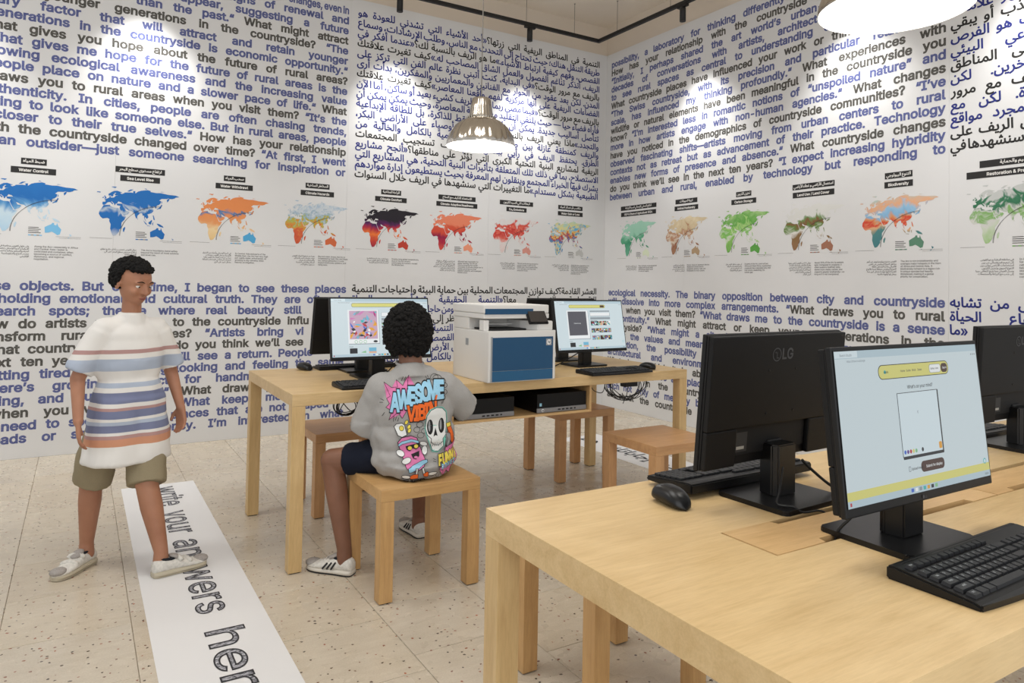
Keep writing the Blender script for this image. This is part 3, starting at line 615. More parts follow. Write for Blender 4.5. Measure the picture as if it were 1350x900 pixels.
def pendant(x, y, z, label, power):
    t = thing('pendant_lamp', label, 'pendant lamp', (x, y, z), 0, 'ribbed aluminium pendant lamps')
    out = [(.190, 0), (.191, .006), (.186, .030), (.172, .070), (.148, .108), (.115, .136), (.085, .150), (.070, .156)]
    g = G(); n = 192
    rings = []
    for (r, zz) in out:
        ring = []
        for k in range(n):
            a = 2*pi*k/n; rb = 1+.026*(abs(sin(12*a))-.5)*(1 if zz > .01 else 0)*(1 if zz < .15 else 0)
            ring.append(g.b.verts.new((r*rb*cos(a), r*rb*sin(a), zz)))
        rings.append(ring)
    for A, B_ in zip(rings, rings[1:]):
        for k in range(n): g.b.faces.new((A[k], A[(k+1) % n], B_[(k+1) % n], B_[k])).smooth = True
    g.done('lamp_shade', M_alu, t, norm=False)
    g = G(); g.lathe([(.190, .0005), (.187, .004), (.182, .030), (.168, .069), (.144, .106), (.112, .133), (.06, .152), (.001, .153)], 64, cap=False); g.done('inner_shade', M_encl, t, norm=False)
    g = G(); g.lathe([(.066, .150), (.066, .160), (.063, .175), (.057, .22), (.050, .262), (.044, .270), (.010, .274), (.001, .274)], 96, rib=.05, ribn=22); g.done('ribbed_neck', M_alu, t, norm=False)
    for k in range(32):
        a = 2*pi*k/32
        if k == 0:
            g = G(); g.box(.066, .084, -.0028, .0028, .146, .163, bev=.001, seg=1); f0 = g.done('fin', M_alu, t)
        else:
            f = link('fin', f0.data, t); f.rotation_euler = (0, 0, a)
    g = G(); g.tube([(0, 0, .274), (0, 0, WH-z)], .0032, 8); g.done('cord', M_wire, t)
    g = G(); g.lathe([(.001, WH-z), (.045, WH-z), (.045, WH-z-.02), (.03, WH-z-.03), (.001, WH-z-.03)], 24); g.done('ceiling_rose', M_alu, t)
    g = G(); g.sphere((0, 0, .105), .030, 20); g.tube([(0, 0, .125), (0, 0, .153)], .014, 12); g.done('bulb', M_bulb, t)
    light('pendant_light', 'POINT', (x, y, z+.035), (x, y, 0), power, (1, .96, .90), .03)
pendant(1.885, 3.475, 2.005, 'ribbed aluminium pendant lamp hanging over the far table with the printer', 8)
pendant(1.860, 1.105, 2.005, 'aluminium pendant lamp cut by the top right edge, over the near table', 6.5)
# ------------------------------------------------------------------ tables
def parsons(name, label, cat, x0, x1, y0, y1, h, th, leg, WT, WL, hole=None, group=None, seat=False):
    t = thing(name, label, cat, ((x0+x1)/2, (y0+y1)/2, 0), 0, group)
    cx, cy = (x0+x1)/2, (y0+y1)/2; a, b, c, d = x0-cx, x1-cx, y0-cy, y1-cy
    top = 'seat' if seat else 'tabletop'
    if not hole: B(top, WT['x'], t, a, b, c, d, h-th, h, bev=.002)
    else:
        hx0, hx1, hy0, hy1 = hole[0]-cx, hole[1]-cx, hole[2]-cy, hole[3]-cy
        g = G(); o_ = [(a, c), (b, c), (b, d), (a, d)]; i_ = [(hx0, hy0), (hx1, hy0), (hx1, hy1), (hx0, hy1)]
        v = {}
        for z in (h-th, h):
            v[z] = ([g.b.verts.new((*p, z)) for p in o_], [g.b.verts.new((*p, z)) for p in i_])
        for k in range(4):
            k2 = (k+1) % 4; lo_, hi_ = v[h-th], v[h]
            g.b.faces.new((hi_[0][k], hi_[0][k2], hi_[1][k2], hi_[1][k])); g.b.faces.new((lo_[0][k2], lo_[0][k], lo_[1][k], lo_[1][k2]))
            g.b.faces.new((lo_[0][k], lo_[0][k2], hi_[0][k2], hi_[0][k])); g.b.faces.new((hi_[1][k], hi_[1][k2], lo_[1][k2], lo_[1][k]))
        g.done(top, WT['x'], t)
    first = None
    for k, (lx, ly) in enumerate([(a, c), (b-leg, c), (a, d-leg), (b-leg, d-leg)]):
        if first is None:
            g = G(); g.box(0, leg, 0, leg, .004, h-th-.0003, bev=.0015); first = g.done('leg', WL['z'], t); o = first
        else: o = link('leg', first.data, t)
        o.location = (lx, ly, 0)
        q = B('foot_pad', M_soled, t, lx+.006, lx+leg-.006, ly+.006, ly+leg-.006, 0, .0041, bev=0)
        q.parent = o; q.location = (-lx, -ly, 0)
    return t
TH = .76
near = parsons('table', 'large birch table in the foreground with three monitors and a cable flap', 'table', .772, 3.072, .512, 1.366, TH, .057, .055, WB, WE, (1.107, 2.745, .872, 1.008))
far = parsons('table', 'birch table in the background carrying the white and blue printer', 'table', .788, 3.092, 3.085, 4.0, TH, .052, .057, WB, WE)
# cable flaps set into the near table: long lids with open slots along both sides
cx, cy = 1.922, .939
def flap(x0, x1, s0, s1):
    g = G(); y0, y1 = .874-cy, 1.006-cy; w = .019
    pts = [(x0, y0), (s0, y0), (s0+.006, y0+w), (s1-.006, y0+w), (s1, y0), (x1, y0), (x1, y1), (s1+.0, y1), (s1-.006, y1-w), (s0+.006, y1-w), (s0, y1), (x0, y1)]
    g.prism([(px-cx, py) for px, py in pts], TH-.022, TH+.001)
    return g.done('cable_flap', WP['x'], near)
flap(1.110, 1.910, 1.25, 1.80); flap(1.914, 2.742, 1.995, 2.60)
B('cable_tray', M_slot, near, 1.107-cx, 2.745-cx, .872-cy, 1.008-cy, TH-.105, TH-.0572, bev=0)
# stools
stools = [('boy', 1.020, 1.455, 2.628, 3.052, WO, 'oak stool the boy in the grey T-shirt sits on'),
          ('b', 1.080, 1.515, 3.735, 4.155, WK, 'brown wooden stool behind the far table, left of the boy'),
          ('c', 2.605, 3.045, 3.690, 4.110, WK, 'brown wooden stool behind the computers hanging under the far table'),
          ('d', 2.500, 2.940, 2.700, 3.125, WK, 'brown wooden stool at the right end of the far table'),
          ('e', 1.245, 1.680, 1.580, 2.000, WO, 'wooden stool pushed against the far side of the near table, mostly hidden')]
for k, x0, x1, y0, y1, w, lab in stools:
    parsons('stool', lab, 'stool', x0, x1, y0, y1, .44, .047, .055, w, w, None, 'square wooden stools', True)

# ------------------------------------------------------------------ computer shelf under the far table
sx0, sx1, sy0, sy1, sz0, sz1 = 1.555, 2.405, 3.11, 3.50, .560, .7075
sh = thing('computer_shelf', 'open plywood box hung under the far table, holding two small computers', 'shelf', ((sx0+sx1)/2, (sy0+sy1)/2, sz0))
hw, hd, hh = (sx1-sx0)/2, (sy1-sy0)/2, sz1-sz0
B('shelf_board', WP['x'], sh, -hw, hw, -hd, hd, 0, .012); B('side_panel', WP['z'], sh, -hw, -hw+.014, -hd, hd, .0122, hh); B('side_panel', WP['z'], sh, hw-.014, hw, -hd, hd, .0122, hh)
B('back_panel', M_dark, sh, -hw+.0142, hw-.0142, hd-.012, hd, .0122, hh)
B('hanging_bracket', WP['z'], sh, hw+.0005, hw+.05, -.02, .0, hh-.05, hh)
def desktop_pc(x, y, z, label):
    t = thing('desktop_computer', label, 'computer', (x, y, z), 0, 'small desktop computers in the hanging shelf')
    B('case', M_blk, t, -.158, .158, -.16, .15, .002, .098, bev=.003)
    B('front_bezel', M_blk2, t, -.159, .159, -.166, -.1602, .026, .099, bev=.001)
    fp = B('front_strip', M_silver, t, -.160, .160, -.1685, -.1602, .002, .0255, bev=.002)
    g = G()
    for k, px in enumerate((-.02, .006, .032, .058, .082)):
        w = .008 if k < 4 else .005; g.box(px-w, px+w, -.1698, -.1684, .010, .017)
    o = g.done('port', M_dark, fp); o['kind'] = 'stuff'
    T = Text((0, -.1668, 0), (1, 0, 0), (0, 0, 1)); T.quad(-.145, -.131, .036, .052, 0)
    T.done('label_sticker', [M_dot], t)
    g = G(); M = Matrix.Translation((-.125, -.1684, .014)) @ Matrix.Rotation(pi/2, 4, 'X'); g.lathe([(0, 0), (.0085, 0), (.0085, .0012), (0, .0012)], 20, M=M)
    lg = g.done('round_logo', M_white, t)
    T = Text((-.125, -.1698, .014), (1, 0, 0), (0, 0, 1)); T.word('hp', -.0052, -.003, .0145, 0, .02, slant=.2); T.done('logo_lettering', [M_dark], lg)
    return t
desktop_pc(1.762, 3.295, sz0+.0125, 'small black desktop computer with silver strip, left one in the hanging shelf')
desktop_pc(2.222, 3.295, sz0+.0125, 'small black desktop computer with silver strip, right one in the hanging shelf')

# ------------------------------------------------------------------ monitors
UI = dict(bg=(216, 231, 236), bg2=(224, 240, 246), bar=(190, 212, 222), yel=(226, 222, 130), brn=(78, 52, 44), grey=(92, 92, 100), dk=(40, 42, 48), mid=(150, 160, 168), white=(248, 252, 253), teal=(70, 190, 190), blue=(70, 110, 210), red=(196, 60, 70), grn=(140, 200, 150), org=(236, 170, 60), pink=(214, 130, 190), lil=(206, 172, 196), mag=(190, 60, 140), skin=(230, 180, 150), sky=(120, 190, 220), pur=(110, 70, 150))
UIK = list(UI)
def ui_mats(st): return [mat('screen_%s_%s' % (k, st), UI[k], .3, emit=st) for k in UIK]
def rrect(x0, x1, y0, y1, r, n=5):
    pts = []
    for cx_, cy_, a in ((x1-r, y0+r, -pi/2), (x1-r, y1-r, 0), (x0+r, y1-r, pi/2), (x0+r, y0+r, pi)):
        for k in range(n+1): pts.append((cx_+r*cos(a+pi/2*k/n), cy_+r*sin(a+pi/2*k/n)))
    return pts
def circ(x, y, r, n=14, ry=None): return [(x+r*cos(2*pi*k/n), y+(ry or r)*sin(2*pi*k/n)) for k in range(n)]
def ui_draw(T, kind, w, h):
    K = UIK.index
    Q = lambda x0, x1, y0, y1, c, hh=2: T.quad((x0-.5)*w, (x1-.5)*w, (y0)*h, (y1)*h, K(c), hh)
    P_ = lambda pts, c, hh=2: T.poly([((x-.5)*w, y*h) for x, y in pts], K(c), hh)
    R_ = lambda x0, x1, y0, y1, r, c, hh=2: T.poly(rrect((x0-.5)*w, (x1-.5)*w, y0*h, y1*h, r*h), K(c), hh)
    tx = lambda s, x, y, sz, c, hh=5: (setattr(T, '_n', T.n), setattr(T, 'n', T.n*hh), T.line(s, (x-.5)*w, None, y*h, sz*1.35*h, (K(c), K(c)), True, .01, mode='left'), setattr(T, 'n', T._n))
    Q(0, 1, 0, 1, 'bg', 1); Q(0, 1, .95, 1, 'bar'); Q(0, .14, .955, 1, 'bg2', 3)
    tx('Sketch Studio', .03, .965, .022, 'mid'); tx('https://draw.local/page', .07, .925, .02, 'mid')
    for k in range(3): T.poly(circ((.955+.014*k-.5)*w, .925*h, .004*w, 8), K('mid'), 3)
    Q(0, 1, 0, .045, 'bar')
    for k in range(7): R_(.40+.028*k, .418+.028*k, .012, .036, .004, ['blue', 'white', 'mid', 'teal', 'org', 'dk', 'grn'][k], 3)
    R_(.012, .022, .012, .034, .003, 'red', 3); tx('10:24', .955, .015, .02, 'dk')
    if kind == 'draw':
        Q(0, 1, .045, .10, 'yel')
        R_(.262, .762, .792, .892, .045, 'dk'); R_(.265, .759, .797, .887, .042, 'yel', 3)
        T.poly(circ((.305-.5)*w, .842*h, .008*w, 6), K('teal'), 4); tx('oasis', .296, .834, .024, 'dk', 6)
        for k, s in enumerate(('Home', 'Guide', 'Work', 'Ideas')): tx(s, .41+.04*k, .834, .022, 'grey')
        R_(.615, .70, .810, .872, .02, 'mid', 4); R_(.617, .698, .813, .869, .018, 'white', 5); tx('Gallery view', .623, .835, .019, 'dk', 8); R_(.703, .752, .808, .874, .028, 'brn', 4); tx('Sign in', .712, .835, .02, 'white', 8)
        tx('What’s on your mind?', .445, .715, .034, 'dk')
        R_(.372, .662, .235, .690, .008, 'dk'); Q(.369, .655, .252, .690, 'dk', 3); Q(.372, .652, .256, .686, 'bg2', 4)
        P_([(.497, .55), (.503, .56), (.5, .53)], 'mid', 5)
        for k, c in enumerate(('blue', 'pur', 'red', 'yel', 'grn')): T.poly(circ((.385+.019*k-.5)*w, .285*h, .0075*w, 14, .014*h), K(c), 6)
        T.poly(circ((.506-.5)*w, .285*h, .0075*w, 14, .015*h), K('dk'), 6); R_(.626, .648, .270, .318, .01, 'org', 6)
        R_(.484, .652, .130, .205, .032, 'brn', 4); tx('Submit for display', .517, .158, .026, 'white', 8)
        R_(.398, .412, .150, .186, .004, 'mid', 4); R_(.401, .409, .155, .181, .003, 'bg', 5); tx('Upload image', .416, .158, .024, 'dk')
        T.poly(circ((.965-.5)*w, .115*h, .012*w, 16), K('teal'), 4); T.poly(circ((.965-.5)*w, .115*h, .008*w, 16), K('bg2'), 5)
    else:
        R_(.20, .74, .855, .925, .03, 'dk'); R_(.202, .738, .860, .920, .028, 'yel', 3); R_(.66, .725, .868, .912, .02, 'brn', 4)
        Q(.165, .475, .21, .80, 'mid'); Q(.16, .47, .222, .806, 'white', 3)
        if kind == 'grey':
            Q(.175, .44, .29, .785, 'grey', 4); tx('Untitled drawing', .25, .53, .025, 'white', 7)
        else:
            # plain colourful stand-in picture
            Q(.175, .455, .30, .79, 'lil', 4)
            rr = random.Random(5)
            for k in range(46):
                x, y = rr.uniform(.19, .44), rr.uniform(.31, .77)
                c = rr.choice(['red', 'red', 'org', 'blue', 'sky', 'dk', 'mid', 'white']) if y < .6 else rr.choice(['dk', 'teal', 'sky', 'pink', 'mag', 'mid'])
                a = rr.uniform(0, 3.1); L, q = rr.uniform(.014, .05), rr.uniform(.008, .018)
                pts = [(x+L*cos(a), y+1.6*L*sin(a)), (x-q*sin(a), y+1.6*q*cos(a)), (x-L*cos(a), y-1.6*L*sin(a)), (x+q*sin(a), y-1.6*q*cos(a))]
                pts = [(min(.453, max(.177, u)), min(.787, max(.303, v))) for u, v in pts]
                P_(pts, c, 5+k*.05)
            for k in range(3): T.poly(circ((.235+.045*k-.5)*w, .255*h, .016*w, 14), K('grn'), 4); T.poly(circ((.235+.045*k-.5)*w, .255*h, .012*w, 14), K('white'), 5)
            T.poly(circ((.43-.5)*w, .255*h, .022*w, 14, .02*h), K('dk'), 5)
        R_(.50, .80, .775, .80, .01, 'mid', 3) if kind == 'grey' else None
        Q(.50, .80, .68, .76, 'mid', 3); Q(.503, .795, .69, .757, 'white', 4); Q(.50, .80, .615, .66, 'mid', 3)
        tx('Recent drawings', .50, .585, .024, 'dk')
        rr = random.Random(9 if kind == 'grey' else 12); cc = ['red', 'grn', 'pur', 'sky', 'org', 'brn', 'dk', 'white', 'teal', 'skin']
        for row in range(3):
            for k in range(5):
                x, y = .50+.061*k, .49-.15*row
                Q(x, x+.055, y, y+.088, rr.choice(['mid', 'skin', 'white', 'brn', 'dk']), 3)
                for j in range(7):
                    u, v = rr.uniform(x, x+.038), rr.uniform(y, y+.06); Q(u, u+.017, v, v+.028, rr.choice(cc), 4+j*.2)
        tx('Colours', .165, .165, .022, 'dk')
        Q(.17, .245, .055, .145, 'dk', 3); P_([(.28, .07), (.33, .06), (.33, .10), (.30, .085)], 'grn', 3); Q(.36, .435, .055, .15, 'sky', 3); Q(.36, .435, .055, .085, 'skin', 4)
        T.poly(circ((.965-.5)*w, .14*h, .012*w, 16), K('teal'), 4); T.poly(circ((.965-.5)*w, .14*h, .009*w, 16), K('bg2'), 5)
LOGO = mat('logo_grey', (58, 58, 60), .35)
def monitor(x, y, zt, w, h, zb, tilt, face, kind, label, yaw=0, st=1.0, basedy=.03, neckdx=0):
    """face -1: screen looks towards -y. x, y: middle of the panel's lower edge; zb: its height above the top"""
    rz = yaw+(0 if face < 0 else pi)
    t = thing('monitor', label, 'monitor', (x, y, zt), rz, 'black desktop monitors')
    M = Matrix.Translation((0, 0, zb)) @ Matrix.Rotation(-tilt, 4, 'X')
    B('bezel', M_blk, t, -w/2, w/2, 0, .011, 0, h, bev=.0025, M=M)
    g = G(); g.box(-w/2+.002, w/2-.002, .0112, .0160, .002, h-.002, bev=.001, seg=1, M=M); g.box(-w/2+.003, w/2-.003, .0162, .0290, .088, h-.003, bev=.003, seg=2, M=M)
    bk = g.done('back_cover', M_blk2, t)
    g = G(); g.box(-.118, .145, .0162, .0180, .022, .0875, bev=.002, M=M); g.done('connector_housing', M_dark, t)
    B('side_shell', M_blk2, t, -w/2+.003, -.12, .0162, .0290, .003, .0878, bev=.004, M=M); B('side_shell', M_blk2, t, .147, w/2-.003, .0162, .0290, .003, .0878, bev=.004, M=M)
    T = Text(M @ Vector((0, -.0006, 0)), M.to_3x3() @ Vector((1, 0, 0)), M.to_3x3() @ Vector((0, 0, 1)), .0004)
    T.quad(-w/2+.006, w/2-.006, .017, h-.006, 0); T.done('screen_border', [M_dark], t)
    bz = .0175; T = Text(M @ Vector((0, -.0012, bz)), M.to_3x3() @ Vector((1, 0, 0)), M.to_3x3() @ Vector((0, 0, 1)), .0002)
    ui_draw(T, kind, w-.014, h-bz-.008); T.done('screen', ui_mats(st), t)
    T = Text(M @ Vector((0, -.0012, 0)), M.to_3x3() @ Vector((1, 0, 0)), M.to_3x3() @ Vector((0, 0, 1)), .0003); T.word('LG', -.005, .005, .008, 0, .02); T.poly(circ(-.010, .008, .0035), 0); T.done('front_logo', [LOGO], t)
    # embossed mark on the back
    T = Text(M @ Vector((0, .0293, 0)), M.to_3x3() @ Vector((-1, 0, 0)), M.to_3x3() @ Vector((0, 0, 1)), .0005)
    T.word('LG', -.005, h-.060, .048, 0, .02); pts = circ(-.026, h-.049, .016, 24); inn = circ(-.026, h-.049, .0135, 24)
    for k in range(24): T.poly([pts[k], pts[(k+1) % 24], inn[(k+1) % 24], inn[k]], 0)
    T.quad(-.027, -.025, h-.058, h-.043, 0); T.quad(-.027, -.018, h-.058, h-.056, 0); T.poly(circ(-.031, h-.044, .002, 8), 0)
    T.done('back_logo', [LOGO], bk)
    g = G()
    for sx_ in (-.05, .05):
        for zz in (.115, .215): 
            g.lathe([(0, 0), (.003, 0), (.003, .001), (0, .001)], 10, M=M @ Matrix.Translation((sx_, .0290, zz)) @ Matrix.Rotation(-pi/2, 4, 'X'))
    o = g.done('mount_screw', M_dark, bk); o['kind'] = 'stuff'
    T = Text(M @ Vector((0, .0186, 0)), M.to_3x3() @ Vector((-1, 0, 0)), M.to_3x3() @ Vector((0, 0, 1)), .0005); T.quad(-.140, -.098, .03, .075, 0); T.quad(-.135, -.108, .036, .043, 1, 2); T.done('rating_label', [mat('label_grey', (52, 52, 52), .6), mat('label_white', (170, 168, 160), .6)], t)
    # neck and base
    by = .055+basedy
    g = G(); g.prism([(-.034, by-.026), (.034, by-.026), (.040, by+.012), (.032, by+.026), (-.032, by+.026), (-.040, by+.012)], .010, zb+.040, bev=.003)
    g.done('neck', M_stand, t)
    g = G(); g.prism(rrect(-.113, .113, by-.085, by+.105, .012), .0, .011, bev=.0022); g.done('base', M_stand, t)
    g = G(); g.box(-.026, .026, .0182, by-.01, zb+.010, zb+.046, bev=.004); g.done('hinge', M_blk, t)
    return t
MZ = TH
monitor(1.408, .768, MZ, .503, .300, .087, .115, -1, 'draw', 'black monitor nearest the camera, screen lit with a blank drawing page', st=.84, basedy=-.006)
monitor(1.415, 1.152, MZ, .503, .300, .088, .08, 1, 'grey', 'monitor seen from behind, left of the nearest lit screen, cable trailing to the slot', yaw=.045, st=.85, basedy=-.02)
monitor(2.585, 1.150, MZ, .503, .300, .086, .05, 1, 'grey', 'monitor seen from behind at the right edge of the photo', st=.85, basedy=-.02)
monitor(1.315, 3.405, TH, .530, .314, .098, .185, -1, 'art', 'monitor in front of the seated boy, showing a colourful picture', st=1.05)
monitor(2.640, 3.400, TH, .530, .314, .090, .195, -1, 'grey', 'monitor right of the printer, showing a dark grey canvas page', yaw=.03, st=1.05)
monitor(1.335, 3.860, TH, .530, .314, .092, .20, 1, 'grey', 'black monitor back showing left of the boy’s screen', st=1.0)
monitor(2.690, 3.880, TH, .530, .314, .092, .20, 1, 'grey', 'black monitor back between the printer and the grey canvas screen', st=1.0)

# ------------------------------------------------------------------ keyboards and mice
LEG = mat('key_legend', (170, 174, 176), .6)
ROWS = [[1]+[0.25]+[1]*4+[.25]+[1]*4+[.25]+[1]*4, [1]*13+[2], [1.5]+[1]*12+[1.5], [1.75]+[1]*11+[2.25], [2.25]+[1]*10+[2.75], [1.25, 1.25, 1.25, 6, 1.25, 1.25, 1.25, 1.5]]
LETT = ['', '1234567890-=', 'QWERTYUIOP[]', 'ASDFGHJKL;', 'ZXCVBNM,.', '']
def keyboard(x, y, z, rz, label, single):
    t = thing('keyboard', label, 'keyboard', (x, y, z), rz, 'black full-size keyboards')
    L, D = .445, .150
    # wedge body, thicker at the back, curved front edge
    g = G(); prof = [(-D/2, .0), (D/2, .0), (D/2, .022), (D/2-.012, .024), (-D/2+.012, .012), (-D/2, .008)]
    fr = []
    for s in (-L/2, L/2): fr.append([g.b.verts.new((s, a, b)) for a, b in prof])
    n = len(prof)
    for i in range(n): g.b.faces.new((fr[0][i], fr[0][(i+1) % n], fr[1][(i+1) % n], fr[1][i]))
    g.b.faces.new(fr[0][::-1]); g.b.faces.new(fr[1])
    bmesh.ops.bevel(g.b, geom=list(g.b.edges), offset=.003, segments=2, affect='EDGES')
    g.done('body', M_blk, t)
    # curved front lip
    g = G(); pts = [(-L/2+.004, -D/2+.004)]+[(-L/2+.004+(L-.008)*k/16, -D/2-.014*sin(pi*k/16)) for k in range(17)]+[(L/2-.004, -D/2+.004)]
    g.prism(pts, .0, .0095, bev=.001); g.done('front_lip', M_blk, t)
    u = .0186; tilt = math.atan2(.012, D-.024)
    allg = None if single else G()
    cache = {}
    def key(px, py, w, hgt=.9, ch=''):
        nonlocal allg
        zz = .0125+(py+D/2-.012)*math.tan(tilt)
        kw, kd = w*u-.002, u*hgt-.002
        if single:
            k_ = (round(kw, 4), round(kd, 4))
            if k_ not in cache:
                gg = G(); vs = [gg.b.verts.new(p) for p in [(-kw/2, -kd/2, 0), (kw/2, -kd/2, 0), (kw/2, kd/2, 0), (-kw/2, kd/2, 0), (-kw/2+.0016, -kd/2+.0016, .0055), (kw/2-.0016, -kd/2+.0016, .0055), (kw/2-.0016, kd/2-.0012, .0055), (-kw/2+.0016, kd/2-.0012, .0055)]]
                for f in ((3, 2, 1, 0), (4, 5, 6, 7), (0, 1, 5, 4), (1, 2, 6, 5), (2, 3, 7, 6), (3, 0, 4, 7)): gg.b.faces.new([vs[i] for i in f])
                o = gg.done('key', M_key, t); cache[k_] = o.data
            else: o = link('key', cache[k_], t)
            o.location = (px, py, zz); o.rotation_euler = (tilt, 0, 0)
            if ch:
                TL.o = Vector((px, py, zz+.0057)) ; TL.word(ch, -.0045, -.001, .0078, 0, .01)
        else:
            allg.box(px-kw/2, px+kw/2, py-kd/2, py+kd/2, zz-.002, zz+.005, bev=.0012, seg=1)
    TL = Text((0, 0, 0), (1, 0, 0), (0, cos(tilt), sin(tilt)), .0002)
    xl = -L/2+.012; yb = -D/2+.022
    for r, row in enumerate(ROWS):
        px = xl; py = yb+(5-r)*u+(.004 if r == 0 else 0); li = 0
        first = True
        for w in row:
            if w >= 1:
                ch = ''
                if single:
                    if w == 1 and li < len(LETT[r]) and not (r == 1 and first): ch = LETT[r][li]; li += 1
                    elif first: ch = ['esc', '~', 'tab', 'caps', 'shift', 'ctrl'][r]
                key(px+w*u/2, py, w, .8 if r == 0 else .95, ch)
            px += w*u; first = False
    xn = xl+15.3*u
    for r in (1, 2): 
        for k in range(3): key(xn+(k+.5)*u, yb+(5-r)*u, 1, .95)
    for k in range(3): key(xn+(k+.5)*u, yb, 1, .95)
    key(xn+1.5*u, yb+u, 1, .95)
    xn += 3.3*u
    for r in range(1, 6):
        for k in range(4): key(xn+(k+.5)*u, yb+(5-r)*u, 1, .95)
    if single: TL.done('key_lettering', [LEG], t)
    else:
        o = allg.done('keys', M_key, t); o['kind'] = 'stuff'
    return t
keyboard(1.412, .645, TH+.0, .02, 'black keyboard nearest the camera, in front of the blank drawing page', True)
keyboard(1.435, 1.272, TH+.012, pi+.02, 'black keyboard behind the rear-view monitor on the near table, beside the mouse', False)
keyboard(2.590, 1.285, TH, pi, 'black keyboard behind the rear-view monitor at the right edge', False)
keyboard(1.235, 3.195, TH, .02, 'black keyboard in front of the seated boy, half hidden by his arm', False)
keyboard(2.585, 3.135, TH, .03, 'black keyboard below the grey canvas screen, right of the printer', False)
keyboard(1.345, 3.915, TH, pi, 'black keyboard at the back edge of the far table, behind the boy’s screen', False)
def mouse(x, y, rz, label):
    t = thing('computer_mouse', label, 'mouse', (x, y, TH), rz, 'black wireless mice')
    g = G(); rings = []; N = 18; K_ = 20
    for i in range(N+1):
        s = -1+2*i/N; ly = s*.054; w = .0335*(max(0, 1-abs(s)**3.2))**.5*(1-.10*s-.10*(1-s*s)); hgt = .041*(max(0, 1-abs(s+.12)**2.4/1.35))**.6
        ring = []
        for k in range(K_):
            a = 2*pi*k/K_; c_, s_ = cos(a), sin(a)
            xx = w*(abs(c_)**.75)*(1 if c_ > 0 else -1); zz = (hgt*.42+hgt*.58*s_ if s_ > 0 else hgt*.42*(1+s_*.9))
            ring.append(g.b.verts.new((xx, ly, zz+.001)))
        rings.append(ring)
    for A, B_ in zip(rings, rings[1:]):
        for k in range(K_): g.b.faces.new((A[k], A[(k+1) % K_], B_[(k+1) % K_], B_[k])).smooth = True
    bmesh.ops.remove_doubles(g.b, verts=g.b.verts, dist=.0003); g.done('shell', M_stand, t)
    g = G(); g.lathe([(.0, -.003), (.007, -.003), (.008, -.002), (.008, .002), (.007, .003), (0, .003)], 18, M=Matrix.Translation((0, .030, .0235)) @ Matrix.Rotation(pi/2, 4, 'Y')); g.done('scroll_wheel', mat('wheel_grey', (70, 70, 72), .4), t)
    g = G(); g.tube([(0, .048, .0145), (0, .040, .0228), (0, .022, .0322), (0, .004, .0362), (0, -.006, .0370)], .0006, 6); g.done('button_seam', M_dark, t)
mouse(1.152, 1.192, 3.0, 'black wireless mouse on the near table, left of the keyboard')
mouse(2.868, 3.185, .35, 'black mouse right of the keyboard near the right end of the far table')
mouse(1.060, 3.905, pi+.3, 'black mouse at the back left corner of the far table')

# ------------------------------------------------------------------ the printer
px0, px1, py0, py1 = 1.716, 2.110, 3.040, 3.425
t = thing('printer', 'white multifunction printer with dark blue front panel on the far table', 'printer', ((px0+px1)/2, (py0+py1)/2, TH)); hw, hd = (px1-px0)/2, (py1-py0)/2
B('lower_body', M_prw, t, -hw, hw, -hd+.006, hd, .0, .252, bev=.005)
B('front_frame', M_prw, t, -hw-.001, hw+.001, -hd, -hd+.0058, .004, .254, bev=.003)
B('front_panel', M_prb, t, -hw+.020, hw-.016, -hd-.0035, -hd-.0002, .058, .222, bev=.001); B('paper_tray', M_prb2, t, -hw+.020, hw-.016, -hd-.0035, -hd-.0002, .006, .0565, bev=.001)
B('panel_rim', M_prg, t, -hw+.012, -hd*0-hw+.0195, -hd-.004, -hd-.0002, .006, .226, bev=.001)
# badge
bd = B('badge', M_prg, t, hw-.060, hw-.026, -hd-.0042, -hd-.0036, .177, .211, bev=0)
T = Text((hw-.043, -hd-.0046, .194), (1, 0, 0), (0, 0, 1), .0002); T.poly(circ(0, 0, .0135, 24), 0); T.word('hp', -.0085, -.0045, .0245, 1, .02, slant=.25); T.done('logo_lettering', [M_white, M_prb], bd)
g = G(); g.box(-hw, -hw+.03, -hd+.055, -hd+.10, .2522, .305, bev=.003); g.done('left_pillar', M_prw, t)
B('rear_block', M_prw, t, -hw, hw, .02, hd, .2522, .312, bev=.003)
g = G(); g.prism([(.10, -hd+.020), (hw-.004, -hd+.020), (hw-.004, .0195), (.03, .0195), (.05, -.08)], .2522, .300, bev=.003); g.done('output_ramp', M_prw, t)
B('output_tray', M_dark, t, -hw+.032, .05, -hd+.05, .0192, .2522, .262, bev=.001)
B('paper_sheet', M_white, t, -hw+.045, -.02, -hd+.075, .012, .2835, .2845, bev=0)
B('scanner_bed', M_prw, t, -hw-.003, hw-.008, -hd+.050, hd, .3122, .338, bev=.004)
B('scanner_lid', M_prw, t, -hw-.006, hw-.012, -hd+.046, hd+.005, .3382, .382, bev=.006)
B('blue_strip', M_prb, t, -hw+.002, hw-.11, -hd+.0448, -hd+.0502, .334, .362, bev=0)
M = Matrix.Translation((.105, -hd+.028, .318)) @ Matrix.Rotation(radians(-35), 4, 'X')
dsp = B('control_screen', mat('screen_off', (58, 54, 52), .25), t, -.052, .052, -.004, .003, -.028, .038, bev=.002, M=M)
B('screen_frame', M_blk, t, -.058, .058, .0032, .014, -.034, .044, bev=.003, M=M)
B('side_handle', M_prg, t, -hw-.0012, -hw+.0001, .02, .05, .17, .205, bev=0)
g = G()
for fx in (-hw+.02, hw-.04):
    g.box(fx, fx+.02, hd-.04, hd-.02, -.0, .004)
g.b.free()
